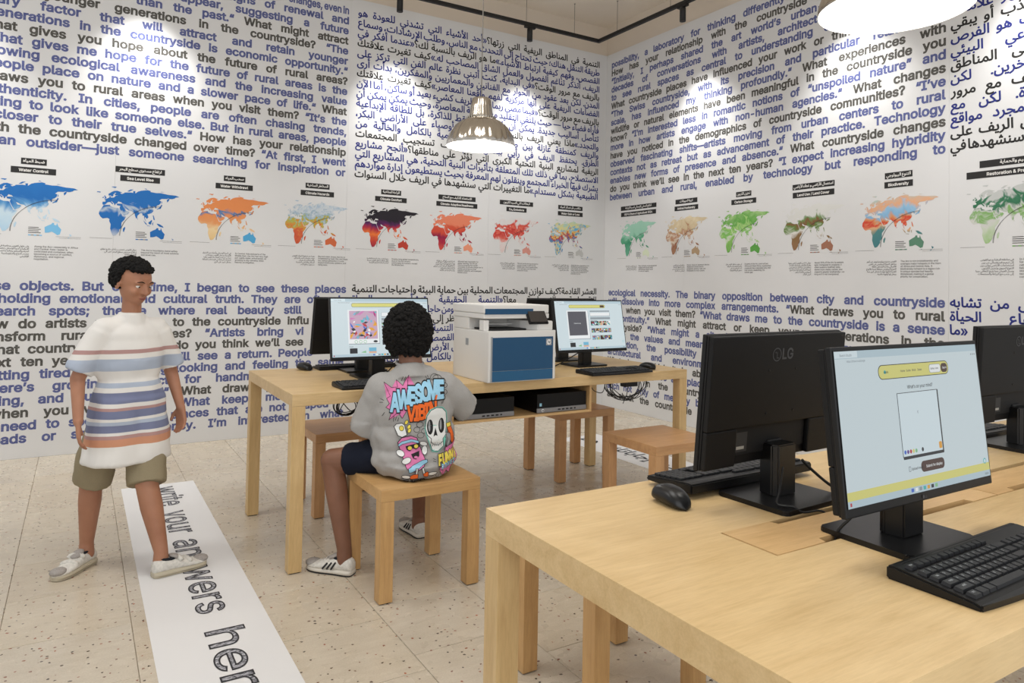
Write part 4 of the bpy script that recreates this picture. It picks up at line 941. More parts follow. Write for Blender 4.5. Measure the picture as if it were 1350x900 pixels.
# ------------------------------------------------------------------ cables
def cable(name, parent, pts, r=.0026, m=M_cable, n=8, sm=6, off=(0, 0, 0)):
    P = [Vector(p) for p in pts]; out = []
    for i in range(len(P)-1):
        p0 = P[max(0, i-1)]; p1 = P[i]; p2 = P[i+1]; p3 = P[min(len(P)-1, i+2)]
        for k in range(sm):
            s = k/sm; out.append(.5*((2*p1)+(-p0+p2)*s+(2*p0-5*p1+4*p2-p3)*s*s+(-p0+3*p1-3*p2+p3)*s**3))
    out.append(P[-1]); g = G(); g.tube(out, r, n); return g.done(name, m, parent, True, off=off)
tag(cable('power_cable', None, [(1.475, 1.095, .845), (1.50, 1.085, .82), (1.545, 1.065, .782), (1.575, 1.035, .766), (1.585, 1.005, .768), (1.583, .996, .757), (1.58, .992, .735)], .0036), 'black power cable curving from the rear-view monitor into the table slot', 'cable')
tag(cable('video_cable', None, [(1.375, 1.07, .845), (1.345, 1.055, .80), (1.325, 1.045, .776), (1.345, 1.02, .774), (1.36, 1.005, .764), (1.40, .997, .764), (1.42, .993, .755), (1.42, .99, .73)], .0024), 'thin black cable looping over the front edge of the rear-view monitor’s base', 'cable')
tag(cable('power_cable', None, [(1.335, .835, .84), (1.31, .862, .80), (1.30, .882, .770), (1.297, .886, .740)], .0030), 'short black cable dropping into the slot behind the nearest monitor', 'cable')
tag(cable('power_cable', None, [(1.415, 3.47, .84), (1.34, 3.42, .79), (1.22, 3.37, .766), (1.17, 3.32, .764), (1.22, 3.30, .764), (1.32, 3.33, .778), (1.42, 3.38, .80)], .003), 'black cable looping on the table left of the boy', 'cable')
tag(cable('power_cable', None, [(2.60, 3.47, .85), (2.54, 3.50, .81), (2.46, 3.50, .775), (2.36, 3.46, .764), (2.20, 3.47, .764), (2.13, 3.50, .764)], .0035), 'black cable from the grey canvas monitor towards the printer', 'cable')
rr = random.Random(4)
def coil(label, c, rx, rz, n, seed, extra):
    rr = random.Random(seed); t = thing('cable_bundle', label, 'cable bundle', c)
    for k in range(n):
        ax, az = rx*rr.uniform(.7, 1), rz*rr.uniform(.7, 1.0); ox, oz = rr.uniform(-.1, .1)*rx, rr.uniform(-.06, .02)*rz; ph = rr.uniform(0, 6); yo = rr.uniform(-.02, .02)
        pts = [(ox+ax*cos(a), yo+.01*sin(2*a+ph), oz+az*sin(a)) for a in [2*pi*j/28 for j in range(28)]]
        g = G(); g.tube(pts, .0024, 6, closed=True); g.done('cable_loop', M_cable, t, True)
    for e in extra:
        if e[0] == 'box': B('power_adapter', M_blk, t, *e[1:], bev=.004)
        else: cable('hanging_cable', t, e[1], .0024)
coil('tangled black cable coil hanging under the left end of the far table', (1.165, 3.50, .620), .068, .048, 6, 3, [('box', -.06, .06, -.03, .03, .055, .086), ('c', [(-.06, 0, .08), (-.02, .01, .02), (.03, 0, -.03), (.06, 0, .02), (.03, 0, .07)]), ('c', [(.06, 0, .08), (.0, .01, .03), (-.04, 0, -.02), (-.03, 0, .04), (.02, 0, .08)])])
coil('wide black cable loops with an adapter hanging under the far table’s right end', (2.985, 3.50, .620), .165, .095, 8, 8, [('box', -.03, .075, -.02, .03, -.01, .028), ('c', [(-.20, 0, .07), (-.12, 0, -.01), (0, 0, -.09), (.03, 0, -.06)]), ('c', [(.02, .01, 0), (.0, 0, -.06), (-.03, 0, -.115)]), ('c', [(-.17, 0, .08), (-.25, 0, .02), (-.27, 0, .06), (-.30, 0, .08)]), ('c', [(-.17, 0, .08), (-.19, 0, -.03), (-.26, 0, -.02), (-.29, 0, .02)])])
# ------------------------------------------------------------------ people
def smooth_union(name, prims, vox, it, m, parent, off, wrinkle=None, fac=.5):
    g = G()
    for p in prims:
        if p[0] == 'cap':
            _, a, ra, b, rb = p; a = Vector(a); b = Vector(b); d = (b-a); L = d.length
            q = d.to_track_quat('Z', 'Y').to_matrix().to_4x4() if L > 1e-6 else Matrix()
            M = Matrix.Translation(a) @ q; prof = []
            for k in range(7): th = -pi/2+pi/2*k/6; prof.append((max(ra*cos(th), 1e-5), ra*sin(th)))
            for k in range(7): th = pi/2*k/6; prof.append((max(rb*cos(th), 1e-5), L+rb*sin(th)))
            g.lathe(prof, 18, M=M)
        elif p[0] == 'cone':
            _, a, ra, b, rb = p[:5]; a = Vector(a); b = Vector(b); d = b-a
            M = Matrix.Translation(a) @ d.to_track_quat('Z', 'Y').to_matrix().to_4x4()
            g.lathe([(1e-5, 0), (ra, 0), (rb, d.length), (1e-5, d.length)], 26, M=M)
        else:
            _, c, r, R_ = p; g.sphere((0, 0, 0), r, 24, M=Matrix.Translation(c) @ R_)
    bmesh.ops.remove_doubles(g.b, verts=g.b.verts, dist=1e-5)
    bmesh.ops.recalc_face_normals(g.b, faces=g.b.faces)
    me = bpy.data.meshes.new('tmp'); g.b.to_mesh(me); g.b.free()
    o = bpy.data.objects.new('tmp', me); C.objects.link(o)
    r = o.modifiers.new('r', 'REMESH'); r.mode = 'VOXEL'; r.voxel_size = vox
    s = o.modifiers.new('s', 'SMOOTH'); s.factor = fac; s.iterations = it
    bpy.context.view_layer.update()
    dg = bpy.context.evaluated_depsgraph_get(); out = bpy.data.meshes.new_from_object(o.evaluated_get(dg))
    bpy.data.objects.remove(o); bpy.data.meshes.remove(me); out.name = name
    ns = [v.normal.copy() for v in out.vertices]
    if wrinkle:
        amp, sc, f = wrinkle
        for v, n in zip(out.vertices, ns): v.co += n*amp*f(v.co)*(noise.noise(Vector(v.co)*sc)+.5*noise.noise(Vector(v.co)*sc*2.3))
    for v in out.vertices: v.co -= Vector(off)
    out.materials.clear(); setm(out, m)
    return link(name, out, parent, True)
def frame(h, up=(0, 0, 1)):
    f = Vector(h).normalized(); r = f.cross(Vector(up)).normalized(); u = r.cross(f)
    return Matrix(((r.x, f.x, u.x), (r.y, f.y, u.y), (r.z, f.z, u.z))).to_4x4()
def hand(wrist, d, pn, side, curl=.5, k=.85):
    """metacarpals, four unequal bent fingers and a thumb; pn: palm normal"""
    w = Vector(wrist); d = Vector(d).normalized(); pn = Vector(pn).normalized(); s = d.cross(pn).normalized()*side; out = []
    L = {0: .060, 1: .068, 2: .063, 3: .050}
    for i in range(4):
        base = w+d*.072*k+s*(i-1.5)*.0165*k; out.append(('cap', w+s*(i-1.5)*.009*k, .0135*k, base, .0105*k))
        p = base; dd = d.copy(); tot = L[i]*k
        for j, fr in enumerate((.45, .3, .25)):
            ang = curl*(.5+.4*j); dd = (dd*cos(ang)+pn*sin(ang)).normalized() if j else (d*cos(curl*.4)+pn*sin(curl*.4)).normalized()
            q = p+dd*tot*fr; out.append(('cap', p, (.0092-.001*j)*k, q, (.0084-.001*j)*k)); p = q
    tb = w+d*.018*k-s*.022*k; t1 = tb+(d*.6-s*.75+pn*.2).normalized()*.032*k; t2 = t1+(d*.9-s*.25+pn*.35).normalized()*.028*k
    out += [('cap', tb, .0125*k, t1, .0105*k), ('cap', t1, .0100*k, t2, .0080*k)]
    return out
def head_prims(c, F, k=1.0):
    """c: centre of the skull; F: frame matrix (x right, y forward, z up)"""
    P_ = lambda x, y, z: Vector(c)+(F @ Vector((x*k, y*k, z*k)))
    R3 = F; o = []
    E_ = lambda x, y, z, r: o.append(('ell', P_(x, y, z), tuple(q*k for q in r), R3))
    E_(0, -.006, .018, (.074, .090, .080)); E_(0, .022, -.022, (.062, .066, .075)); E_(0, .040, -.062, (.040, .044, .034)); E_(0, .058, -.082, (.018, .018, .014))
    for sgn in (-1, 1):
        E_(sgn*.034, .062, -.026, (.022, .020, .022)); E_(sgn*.076, -.004, -.014, (.007, .017, .026)); E_(sgn*.028, .074, .018, (.024, .012, .008)); E_(sgn*.029, .0695, .0085, (.0165, .0125, .0055)); E_(sgn*.029, .0690, -.0085, (.0155, .012, .005))
    o.append(('cap', P_(0, .082, .008), .0075*k, P_(0, .100, -.026), .0105*k)); E_(.010, .093, -.028, (.007, .007, .006)); E_(-.010, .093, -.028, (.007, .007, .006))
    E_(0, .083, -.052, (.019, .011, .008))
    return o
def face_parts(c, F, par, off, k=1.0):
    P_ = lambda x, y, z: Vector(c)+(F @ Vector((x*k, y*k, z*k)))-Vector(off)
    for s in (-1, 1):
        g = G(); g.sphere(P_(s*.029, .0680, .002), .0125*k, 16); e = g.done('eye', M_eye, par, True)
        g = G(); g.sphere(P_(s*.029, .0768, .000), .0052*k, 12); g.done('iris', M_iris, e, True)
        g = G(); g.tube([P_(s*.014, .089, .022), P_(s*.029, .0885, .027), P_(s*.046, .078, .022)], [.0018*k, .0028*k, .0015*k], 6); g.done('eyebrow', M_hair, par, True)
    g = G(); g.tube([P_(-.020, .086, -.053), P_(-.008, .0935, -.050), P_(0, .0945, -.052), P_(.008, .0935, -.050), P_(.020, .086, -.053)], [.001, .003*k, .003*k, .003*k, .001], 8)
    g.tube([P_(-.017, .086, -.056), P_(0, .094, -.0585), P_(.017, .086, -.056)], [.001, .0036*k, .001], 8); g.done('lips', M_lip, par, True)
def hair(c, F, par, off, rad, seed, n, blob, keep, m=None):
    rr = random.Random(seed); g = G(); c = Vector(c)
    for k in range(n):
        z = 1-2*(k+.5)/n; a = k*2.399963; r = sqrt(1-z*z); d = Vector((r*cos(a), r*sin(a), z))
        if not keep(d): continue
        p = Vector((d.x*rad[0], d.y*rad[1], d.z*rad[2]))*rr.uniform(.93, 1.04)
        b = rr.uniform(*blob); q = c+(F @ p)
        M = Matrix.Translation(q) @ Matrix.Rotation(rr.uniform(0, 3), 4, Vector((rr.random(), rr.random(), rr.random())))
        vs = bmesh.ops.create_icosphere(g.b, subdivisions=1, radius=b, matrix=M @ Matrix.Diagonal((1, rr.uniform(.6, 1), rr.uniform(.6, 1), 1)))['verts']
    for f in g.b.faces: f.smooth = True
    return g.done('hair', m or M_hair, par, off=off)
def shoe(name, label, par, heel, toe, zsole, L, mats, off, stripes=True, strap=False, W=.082, hh=.075):
    heel = Vector(heel); toe = Vector(toe); d = (toe-heel).normalized(); s = d.cross(Vector((0, 0, 1))).normalized()
    F = Matrix(((d.x, s.x, 0, heel.x-off[0]), (d.y, s.y, 0, heel.y-off[1]), (d.z, 0, 1, heel.z-off[2]), (0, 0, 0, 1)))
    st = [(0, .50, .70), (.04, .70, .86), (.12, .80, .98), (.25, .80, .95), (.36, .80, .86), (.46, .86, .78), (.58, .96, .66), (.70, 1.0, .54), (.82, .95, .46), (.91, .76, .40), (.97, .50, .33), (1.0, .22, .24)]
    def section(w, z0, z1, xx, n=20, p=2.6, grow=0):
        ring = []
        for k in range(n):
            a = 2*pi*k/n; c_, s_ = cos(a), sin(a)
            y = (w/2+grow)*abs(c_)**(2/p)*(1 if c_ >= 0 else -1); z = (z0+z1)/2+(z1-z0)/2*abs(s_)**(2/p)*(1 if s_ >= 0 else -1)
            if z > (z0+z1)/2: y *= 1-.28*((z-(z0+z1)/2)/((z1-z0)/2))**2
            ring.append(F @ Vector((xx, y, z)))
        return ring
    def loft(nm, m, z0f, z1f, grow, parent):
        g = G(); rings = []
        for t, w, h in st:
            xx = t*L; z0 = z0f; z1 = z1f(h)
            rings.append([g.b.verts.new(p) for p in section(w*W, z0, z1, xx, grow=grow)])
        for A, B_ in zip(rings, rings[1:]):
            for k in range(20): g.b.faces.new((A[k], A[(k+1) % 20], B_[(k+1) % 20], B_[k]))
        g.b.faces.new(rings[0][::-1]); g.b.faces.new(rings[-1])
        o = g.done(nm, m, parent, True); md = o.modifiers.new('s', 'SUBSURF'); md.levels = 1; md.render_levels = 1
        return o
    up = loft(name, mats[0], .014, lambda h: hh*h+.004, 0, par)
    if label: up['label'] = label
    loft('sole', mats[1], 0, lambda h: .024+.004*h, .0035, up); loft('outsole', mats[2], -.0005, lambda h: .006, .0025, up)
    # collar opening lining
    g = G(); g.lathe([(.0, 0), (.030, 0), (.033, .006), (.029, .010), (.0, .006)], 20, M=F @ Matrix.Translation((.26*L, 0, hh*.86)) @ Matrix.Diagonal((1.25, .82, 1, 1)) @ Matrix.Rotation(radians(10), 4, 'Y'))
    g.done('collar_lining', M_sock, up, True)
    if stripes:
        for k in range(3):
            for sd in (-1, 1):
                x0 = (.40+.085*k)*L; g = G(); pts = []
                for j in range(6):
                    t = j/5; z = .024+t*(.030-.003*k); x = x0-t*.020; tt = x/L
                    w = next((a[1]+(b[1]-a[1])*(tt-a[0])/(b[0]-a[0]) for a, b in zip(st, st[1:]) if a[0] <= tt <= b[0]), .8)*W/2*(1-.12*t*t)
                    pts.append(F @ Vector((x, sd*(w+.0008), z)))
                g.tube(pts, .0042, 6); g.done('stripe', M_soled, up, True)
    for k in range(2 if strap else 4):
        x = (.46+.085*k)*L if not strap else (.40+.17*k)*L; r_ = .0028 if not strap else .010; hz = hh*(.80-.11*k)+.003 if not strap else hh*(.86-.22*k)+.002
        g = G(); pts = [F @ Vector((x+.002*j, W*.34*sin(-pi/2+pi*j/10), hz-.012*(abs(j-5)/5)**2)) for j in range(11)]
        g.tube(pts, r_, 8); g.done('lace' if not strap else 'strap', mats[0], up, True)
    tongue = G(); tongue.sphere((0, 0, 0), (.030, .024, .010), 16, M=F @ Matrix.Translation((.42*L, 0, hh*.92)) @ Matrix.Rotation(radians(22), 4, 'Y')); tongue.done('tongue', mats[3], up, True)
    g = G(); g.sphere((0, 0, 0), (.034, W*.40, .016), 16, M=F @ Matrix.Translation((.88*L, 0, .030))); g.done('toe_cap', mats[3], up, True)
    return up

# ---- the seated boy
BO = Vector((1.235, 2.825, 0)); H = Vector((.28, .96, 0)).normalized(); RG = Vector((H.y, -H.x, 0))
def Lb(s, f, z): return BO+RG*s+H*f+Vector((0, 0, z))
boy = thing('person', 'boy with curly black hair in grey printed T-shirt seated on a stool, seen from behind', 'person', tuple(Lb(0, 0, 0)))
off = tuple(BO)
HF = frame(H+RG*.02+Vector((0, 0, -.12))); HC = Lb(-.028, .040, 1.012)
skin = head_prims(HC, HF, .98)
skin += [('cap', Lb(-.015, -.002, .86), .050, Lb(-.022, .022, .97), .050), ('cap', Lb(-.11, .01, .79), .034, Lb(.11, .01, .79), .034), ('cap', Lb(0, .01, .78), .07, Lb(0, .01, .56), .08),
         ('cap', Lb(-.150, .0, .785), .036, Lb(-.205, .06, .64), .034), ('cap', Lb(-.205, .06, .64), .033, Lb(-.13, .27, .785), .023),
         ('cap', Lb(.155, .0, .785), .036, Lb(.232, .075, .730), .035), ('cap', Lb(.232, .075, .730), .033, Lb(.190, .27, .795), .023)]
skin += hand(Lb(-.13, .27, .787), H+RG*.25, (0, 0, -1), -1, .55) + hand(Lb(.190, .27, .797), H-RG*.15, (0, 0, -1), 1, .4)
kneeL, ankL = Vector((.955, 3.045, .474)), Vector((1.000, 2.992, .10)); kneeR, ankR = Vector((1.425, 3.14, .472)), Vector((1.462, 3.262, .10))
skin += [('cap', Lb(-.085, .03, .50), .068, kneeL, .050), ('cap', kneeL, .049, kneeL.lerp(ankL, .35), .047), ('cap', kneeL.lerp(ankL, .35), .047, ankL, .031), ('cap', ankL, .031, ankL-Vector((0, 0, .05)), .034),
         ('cap', Lb(.085, .03, .50), .068, kneeR, .050), ('cap', kneeR, .049, kneeR.lerp(ankR, .35), .047), ('cap', kneeR.lerp(ankR, .35), .047, ankR, .031), ('cap', ankR, .031, ankR-Vector((0, 0, .05)), .034)]
smooth_union('body', skin, .0042, 5, M_skin, boy, off)
face_parts(HC, HF, boy, off, .98)
hair(HC+HF.to_3x3() @ Vector((0, -.012, .018)), HF.to_3x3(), boy, off, (.098, .106, .122), 3, 1900, (.009, .0165), lambda d: (d.y < .35 and d.z > -.78-.0*d.y and not (d.y > .0 and d.z < -.25)) or d.z > .45)
hair(HC+HF.to_3x3() @ Vector((0, -.012, .018)), HF.to_3x3(), boy, off, (.084, .092, .106), 5, 600, (.018, .026), lambda d: (d.y < .25 and d.z > -.75) or d.z > .5)
sh_pr = [('ell', Lb(-.005, -.005, .70), (.172, .118, .17), frame(H)), ('ell', Lb(0, .0, .60), (.180, .135, .14), frame(H)), ('ell', Lb(.0, .0, .515), (.186, .150, .078), frame(H)), ('cone', Lb(0, 0, .447), .150, Lb(0, 0, .50), .170),
         ('cap', Lb(-.135, -.002, .800), .068, Lb(.130, -.002, .795), .068), ('cap', Lb(-.06, -.004, .845), .050, Lb(.045, -.004, .845), .050), ('cone', Lb(-.018, 0, .84), .088, Lb(-.022, .010, .902), .058),
         ('cone', Lb(-.135, 0, .80), .066, Lb(-.213, .055, .615), .066), ('cone', Lb(.140, 0, .79), .066, Lb(.236, .060, .695), .066)]
shirt = smooth_union('t_shirt', sh_pr, .006, 9, M_shirt, boy, off, (.011, 11, lambda c: 1.1 if c.z < .66 else .6))
smooth_union('shorts', [('cap', Lb(-.08, .01, .512), .080, Lb(.08, .01, .512), .080), ('cone', Lb(-.085, .02, .512), .086, kneeL+Vector((.050, -.045, .008)), .068), ('cone', Lb(.085, .02, .512), .086, kneeR+Vector((-.02, -.05, .008)), .068)], .006, 6, M_navy, boy, off, (.006, 12, lambda c: 1))
sm = (M_shoe, M_sole, M_soled, M_shoeg)
shoe('shoe', 'white sneaker with three black side stripes', boy, (1.030, 2.955, .0005), (.885, 3.125, .0005), 0, .225, sm, off)
shoe('shoe', None, boy, (1.465, 3.215, .0005), (1.455, 3.45, .0005), 0, .225, sm, off)
# ---- the shirt's print, laid on the cloth
bvh_m = shirt.data; bvh = BVHTree.FromPolygons([v.co.copy() for v in bvh_m.vertices], [tuple(p.vertices) for p in bvh_m.polygons])
PC = {k: mat('print_'+k, c, .85) for k, c in dict(pink=(214, 120, 168), blue=(150, 200, 226), orange=(232, 104, 36), white=(226, 228, 226), black=(28, 27, 28), teal=(120, 200, 184), yellow=(226, 206, 84), grey=(150, 152, 154)).items()}
PK = list(PC)
class Print:
    def __init__(s): s.L = []
    def lay(s):
        t = Text((0, 0, 0), tuple(RG), (0, 0, 1), 0); s.L.append(t); return t
def Axy(x, y): return ((x/5-66)*.00318, .424+(632-460-y/5)*.00317)
PR = Print()
def ppoly(pts, c, closed_line=None, lw=3.2):
    t = PR.lay(); t.poly([Axy(*p) for p in pts], PK.index(c))
    if closed_line: pline(list(pts)+[pts[0]], closed_line, lw)
def pline(pts, c='black', lw=3.2):
    t = PR.lay(); q = [Axy(*p) for p in pts]; w = lw*.00318/5/2
    for a, b in zip(q, q[1:]):
        dx, dy = b[0]-a[0], b[1]-a[1]; L = math.hypot(dx, dy) or 1; nx, ny = -dy/L*w, dx/L*w; ex, ey = dx/L*w*.6, dy/L*w*.6
        t.poly([(a[0]-nx-ex, a[1]-ny-ey), (b[0]-nx+ex, b[1]-ny+ey), (b[0]+nx+ex, b[1]+ny+ey), (a[0]+nx-ex, a[1]+ny-ey)], PK.index(c))
def pel(x, y, rx, ry, c, line=None, rot=0, n=22, lw=3):
    ppoly([(x+rx*cos(a)*cos(rot)-ry*sin(a)*sin(rot), y+rx*cos(a)*sin(rot)+ry*sin(a)*cos(rot)) for a in [2*pi*k/n for k in range(n)]], c, line, lw)
def pword(s, pos, size, c, bold, out=None, sx=1):
    for layer in ((1, 0) if out else (0,)):
        t = PR.lay()
        for ch, (x, y) in zip(s, pos):
            a = Axy(x, y); gl = glyphs(ch, True, 2); w = (gl[3]-gl[2])*size*.00318/5*sx
            t.word(ch, a[0]-w/2, a[1], size*.00318/5, PK.index(out if layer else c), bold+(.040 if layer else 0), True, sx)
ppoly([(118, 215), (168, 250), (205, 246), (198, 202), (238, 236), (275, 168), (268, 235), (330, 262), (320, 330), (262, 385), (232, 440), (205, 398), (150, 452), (168, 392), (130, 372), (152, 348), (135, 318), (158, 302)], 'pink', 'black', 3)
for a in [((240, 180), (232, 208)), ((256, 178), (248, 205)), ((98, 322), (118, 330)), ((92, 345), (112, 343)), ((122, 405), (108, 428)), ((196, 430), (190, 452)), ((210, 436), (204, 458)), ((180, 425), (178, 460)), ((388, 180), (396, 192)), ((402, 176), (408, 190)), ((505, 338), (500, 356)), ((494, 345), (490, 360))]: pline(a, 'black', 3)
for x, y, r in ((450, 190, 26), (470, 200, 30), (500, 215, 24), (512, 240, 20), (510, 285, 22), (505, 320, 18), (345, 480, 22), (325, 510, 20), (350, 545, 22), (372, 520, 18)): pline([(x+r*cos(a), y+r*.8*sin(a)) for a in [2*pi*k/16 for k in range(17)]], 'black', 2.6)
pword('AWESOME', [(185, 392), (240, 372), (292, 352), (335, 338), (382, 326), (432, 318), (488, 318)], 205, 'blue', .045, 'black', .55)
pword('VIBIN', [(288, 452), (322, 450), (356, 444), (388, 436), (430, 430)], 175, 'orange', .040, 'black', .62)
pline([(456, 300), (450, 322)], 'orange', 12)
# skull
ppoly([(380, 470), (384, 420), (410, 385), (455, 370), (500, 378), (530, 410), (535, 460), (528, 520), (530, 560), (505, 585), (512, 630), (470, 662), (425, 655), (412, 610), (415, 575), (386, 550), (376, 510)], 'teal')
ppoly([(384, 470), (390, 425), (415, 392), (455, 377), (496, 385), (524, 414), (529, 460), (522, 520), (524, 556), (500, 580), (506, 628), (468, 656), (428, 650), (416, 610), (420, 572), (392, 546), (382, 510)], 'white', 'black', 4)
pel(412, 498, 21, 47, 'black'); pel(491, 496, 21, 48, 'black'); ppoly([(448, 505), (434, 560), (449, 552), (463, 558)], 'black')
pel(407, 492, 7, 34, 'grey'); pel(486, 490, 7, 34, 'grey')
for x in (432, 446, 460, 474, 488): pline([(x, 598), (x-2, 622)], 'black', 3)
pline([(416, 590), (440, 612), (470, 616), (502, 596)], 'black', 3); pline([(520, 575), (545, 560), (560, 590), (540, 628), (520, 630)], 'black', 5)
# orange hand and bone on the right
ppoly([(528, 488), (560, 486), (566, 520), (582, 560), (590, 610), (575, 632), (560, 600), (556, 560), (532, 520)], 'orange', 'black', 3); ppoly([(526, 488), (562, 484), (566, 510), (530, 514)], 'yellow', 'black', 3)
ppoly([(520, 540), (555, 556), (562, 600), (548, 640), (528, 636), (534, 590)], 'grey', 'black', 3)
# spray can figure
ppoly([(205, 590), (230, 560), (285, 545), (325, 560), (335, 590), (380, 700), (372, 735), (320, 765), (272, 755), (255, 735)], 'pink', 'black', 4)
ppoly([(208, 602), (232, 582), (288, 566), (335, 578), (342, 596), (290, 584), (236, 600), (212, 618)], 'blue', 'black', 3); ppoly([(268, 742), (305, 722), (362, 698), (390, 694), (394, 712), (350, 738), (292, 764), (272, 768)], 'blue', 'black', 3)
ppoly([(182, 492), (196, 474), (230, 468), (246, 480), (262, 540), (232, 556), (206, 546)], 'white', 'black', 4); pel(228, 500, 14, 16, 'yellow', 'black')
for x, y in ((258, 462), (274, 490), (276, 512)): pel(x, y, 10, 15, 'yellow', 'black', .5)
ppoly([(254, 612), (300, 600), (338, 590), (344, 615), (322, 632), (300, 622), (282, 645), (262, 636)], 'black'); pel(281, 624, 13, 12, 'yellow'); pel(320, 612, 13, 12, 'yellow')
ppoly([(288, 660), (342, 642), (340, 672), (318, 690), (300, 684)], 'black'); pel(318, 678, 12, 7, 'pink')
pel(222, 655, 26, 18, 'white', 'black', .4); pel(258, 698, 30, 18, 'white', 'black', -.4); pel(368, 598, 26, 14, 'white', 'black', .3); pel(376, 640, 18, 28, 'white', 'black')
for x0, x1 in ((322, 320), (360, 372)): pline([(x0, 745), (x1, 785)], 'black', 16); pline([(x0, 745), (x1, 785)], 'white', 9)
ppoly([(276, 790), (300, 778), (332, 780), (330, 806), (282, 808)], 'orange', 'black', 3); pel(255, 795, 26, 12, 'white', 'black'); ppoly([(362, 782), (388, 764), (404, 780), (392, 800), (370, 798)], 'orange', 'black', 3); pel(425, 782, 30, 12, 'white', 'black')
# lower right burst and words
ppoly([(520, 640), (575, 625), (600, 600), (605, 660), (616, 690), (596, 740), (560, 770), (552, 815), (525, 785), (500, 812), (498, 775), (468, 760), (500, 730)], 'pink', 'black', 3)
pword('FUNNY', [(478, 735), (508, 733), (536, 728), (564, 722), (592, 715)], 112, 'yellow', .05, 'black', .52); pword('BONEZ', [(494, 762), (516, 760), (538, 757), (560, 752), (580, 746)], 56, 'blue', .05, 'black', .6)
for a in [((428, 690), (445, 700)), ((430, 708), (448, 712)), ((446, 800), (456, 812)), ((470, 795), (462, 815))]: pline(a, 'black', 3)
pword('UNLIMITED', [(236, 848), (256, 847), (274, 846), (288, 845), (302, 844), (318, 844), (332, 843), (350, 842), (368, 840)], 62, 'black', .02, None, .6)
pline([(225, 805), (300, 812), (400, 805), (455, 788)], 'black', 3); pline([(225, 850), (240, 818)], 'black', 3)
allb = bmesh.new()
for li, t in enumerate(PR.L):
    b = bmesh.new(); vs = [b.verts.new(v) for v in t.v]
    for f, mi in zip(t.f, t.m):
        try: fa = b.faces.new([vs[i] for i in f]); fa.material_index = mi
        except ValueError: pass
    bmesh.ops.triangulate(b, faces=b.faces)
    for _ in range(6):
        es = [e for e in b.edges if e.calc_length() > .005]
        if not es: break
        bmesh.ops.subdivide_edges(b, edges=es, cuts=1); bmesh.ops.triangulate(b, faces=[f for f in b.faces if len(f.verts) > 3])
    for v in list(b.verts):
        o = v.co+Vector(BO)*0-H*.6; hit = bvh.ray_cast(o, H)
        if hit[0] is None: b.verts.remove(v); continue
        v.co = hit[0]-H*(.0016+.00011*li)
    me = bpy.data.meshes.new('x'); b.to_mesh(me); b.free(); allb.from_mesh(me); bpy.data.meshes.remove(me)
me = bpy.data.meshes.new('shirt_print'); allb.to_mesh(me); allb.free(); setm(me, [PC[k] for k in PK])
o = link('shirt_print', me, shirt); o['label'] = 'colourful graffiti print reading AWESOME VIBIN with a skull and a spray can'
# neckline rib
g = G(); g.tube([Lb(-.021+.056*cos(a), .011+.055*sin(a), .902+.006*sin(a)) for a in [2*pi*k/28 for k in range(28)]], .006, 8, closed=True); g.done('neck_rib', M_shirt, shirt, True, off=off)

# ---- the standing child
W0 = Vector((.195, 3.500, 0)); H2 = Vector((.34, -.94, 0)).normalized(); R2 = Vector((H2.y, -H2.x, 0))
def Lw(s, f, z): return W0+R2*s+H2*f+Vector((0, 0, z))
wk = thing('person', 'standing child in striped white T-shirt, khaki shorts and white sneakers beside the floor strip', 'person', tuple(W0))
off2 = tuple(W0)
HF2 = frame(H2*.9+Vector((.35, 0, -.34))); HC2 = Vector((.197, 3.485, 1.228))
sk = head_prims(HC2, HF2, .92)
rk, ra = Vector((.068, 3.575, .375)), Vector((.058, 3.605, .10)); lk, la = Vector((.268, 3.405, .375)), Vector((.325, 3.345, .10))
hipr, hipl = Lw(.078, 0, .635), Lw(-.078, 0, .635)
handR, handL = Lw(.215, .055, .60), Lw(-.205, .05, .61)
sk += [('cap', Lw(0, 0, 1.04), .040, HC2+Vector((0, .006, -.07)), .038), ('cap', Lw(-.10, 0, 1.005), .030, Lw(.10, 0, 1.005), .030), ('cap', Lw(0, 0, .98), .055, Lw(0, 0, .68), .070),
       ('cap', Lw(.135, 0, .99), .030, Lw(.195, -.02, .825), .029), ('cap', Lw(.195, -.02, .825), .029, handR+Vector((0, 0, .06)), .019), ('cap', Lw(-.135, 0, .99), .030, Lw(-.19, -.02, .825), .029), ('cap', Lw(-.19, -.02, .825), .029, handL+Vector((0, 0, .06)), .019),
       ('cap', hipr, .070, rk, .046), ('cap', rk, .045, rk.lerp(ra, .35), .045), ('cap', rk.lerp(ra, .35), .045, ra, .028), ('cap', ra, .028, ra-Vector((0, 0, .05)), .032),
       ('cap', hipl, .070, lk, .046), ('cap', lk, .045, lk.lerp(la, .35), .045), ('cap', lk.lerp(la, .35), .045, la, .028), ('cap', la, .028, la-Vector((0, 0, .05)), .032)]
sk += hand(handR+Vector((0, 0, .06)), Vector((0, 0, -1))+H2*.15, -R2*.9+H2*.3, 1, .45) + hand(handL+Vector((0, 0, .06)), Vector((0, 0, -1))+H2*.15, R2*.9+H2*.3, -1, .45)
smooth_union('body', sk, .0042, 5, M_skin2, wk, off2)
face_parts(HC2, HF2, wk, off2, .92)
hair(HC2+HF2.to_3x3() @ Vector((0, -.010, .020)), HF2.to_3x3(), wk, off2, (.076, .092, .080), 8, 1100, (.009, .014), lambda d: d.y < .15 and d.z > -.6 or d.z > .55)
hair(HC2+HF2.to_3x3() @ Vector((0, -.010, .018)), HF2.to_3x3(), wk, off2, (.068, .082, .072), 9, 400, (.014, .02), lambda d: d.y < .1 and d.z > -.55 or d.z > .6)
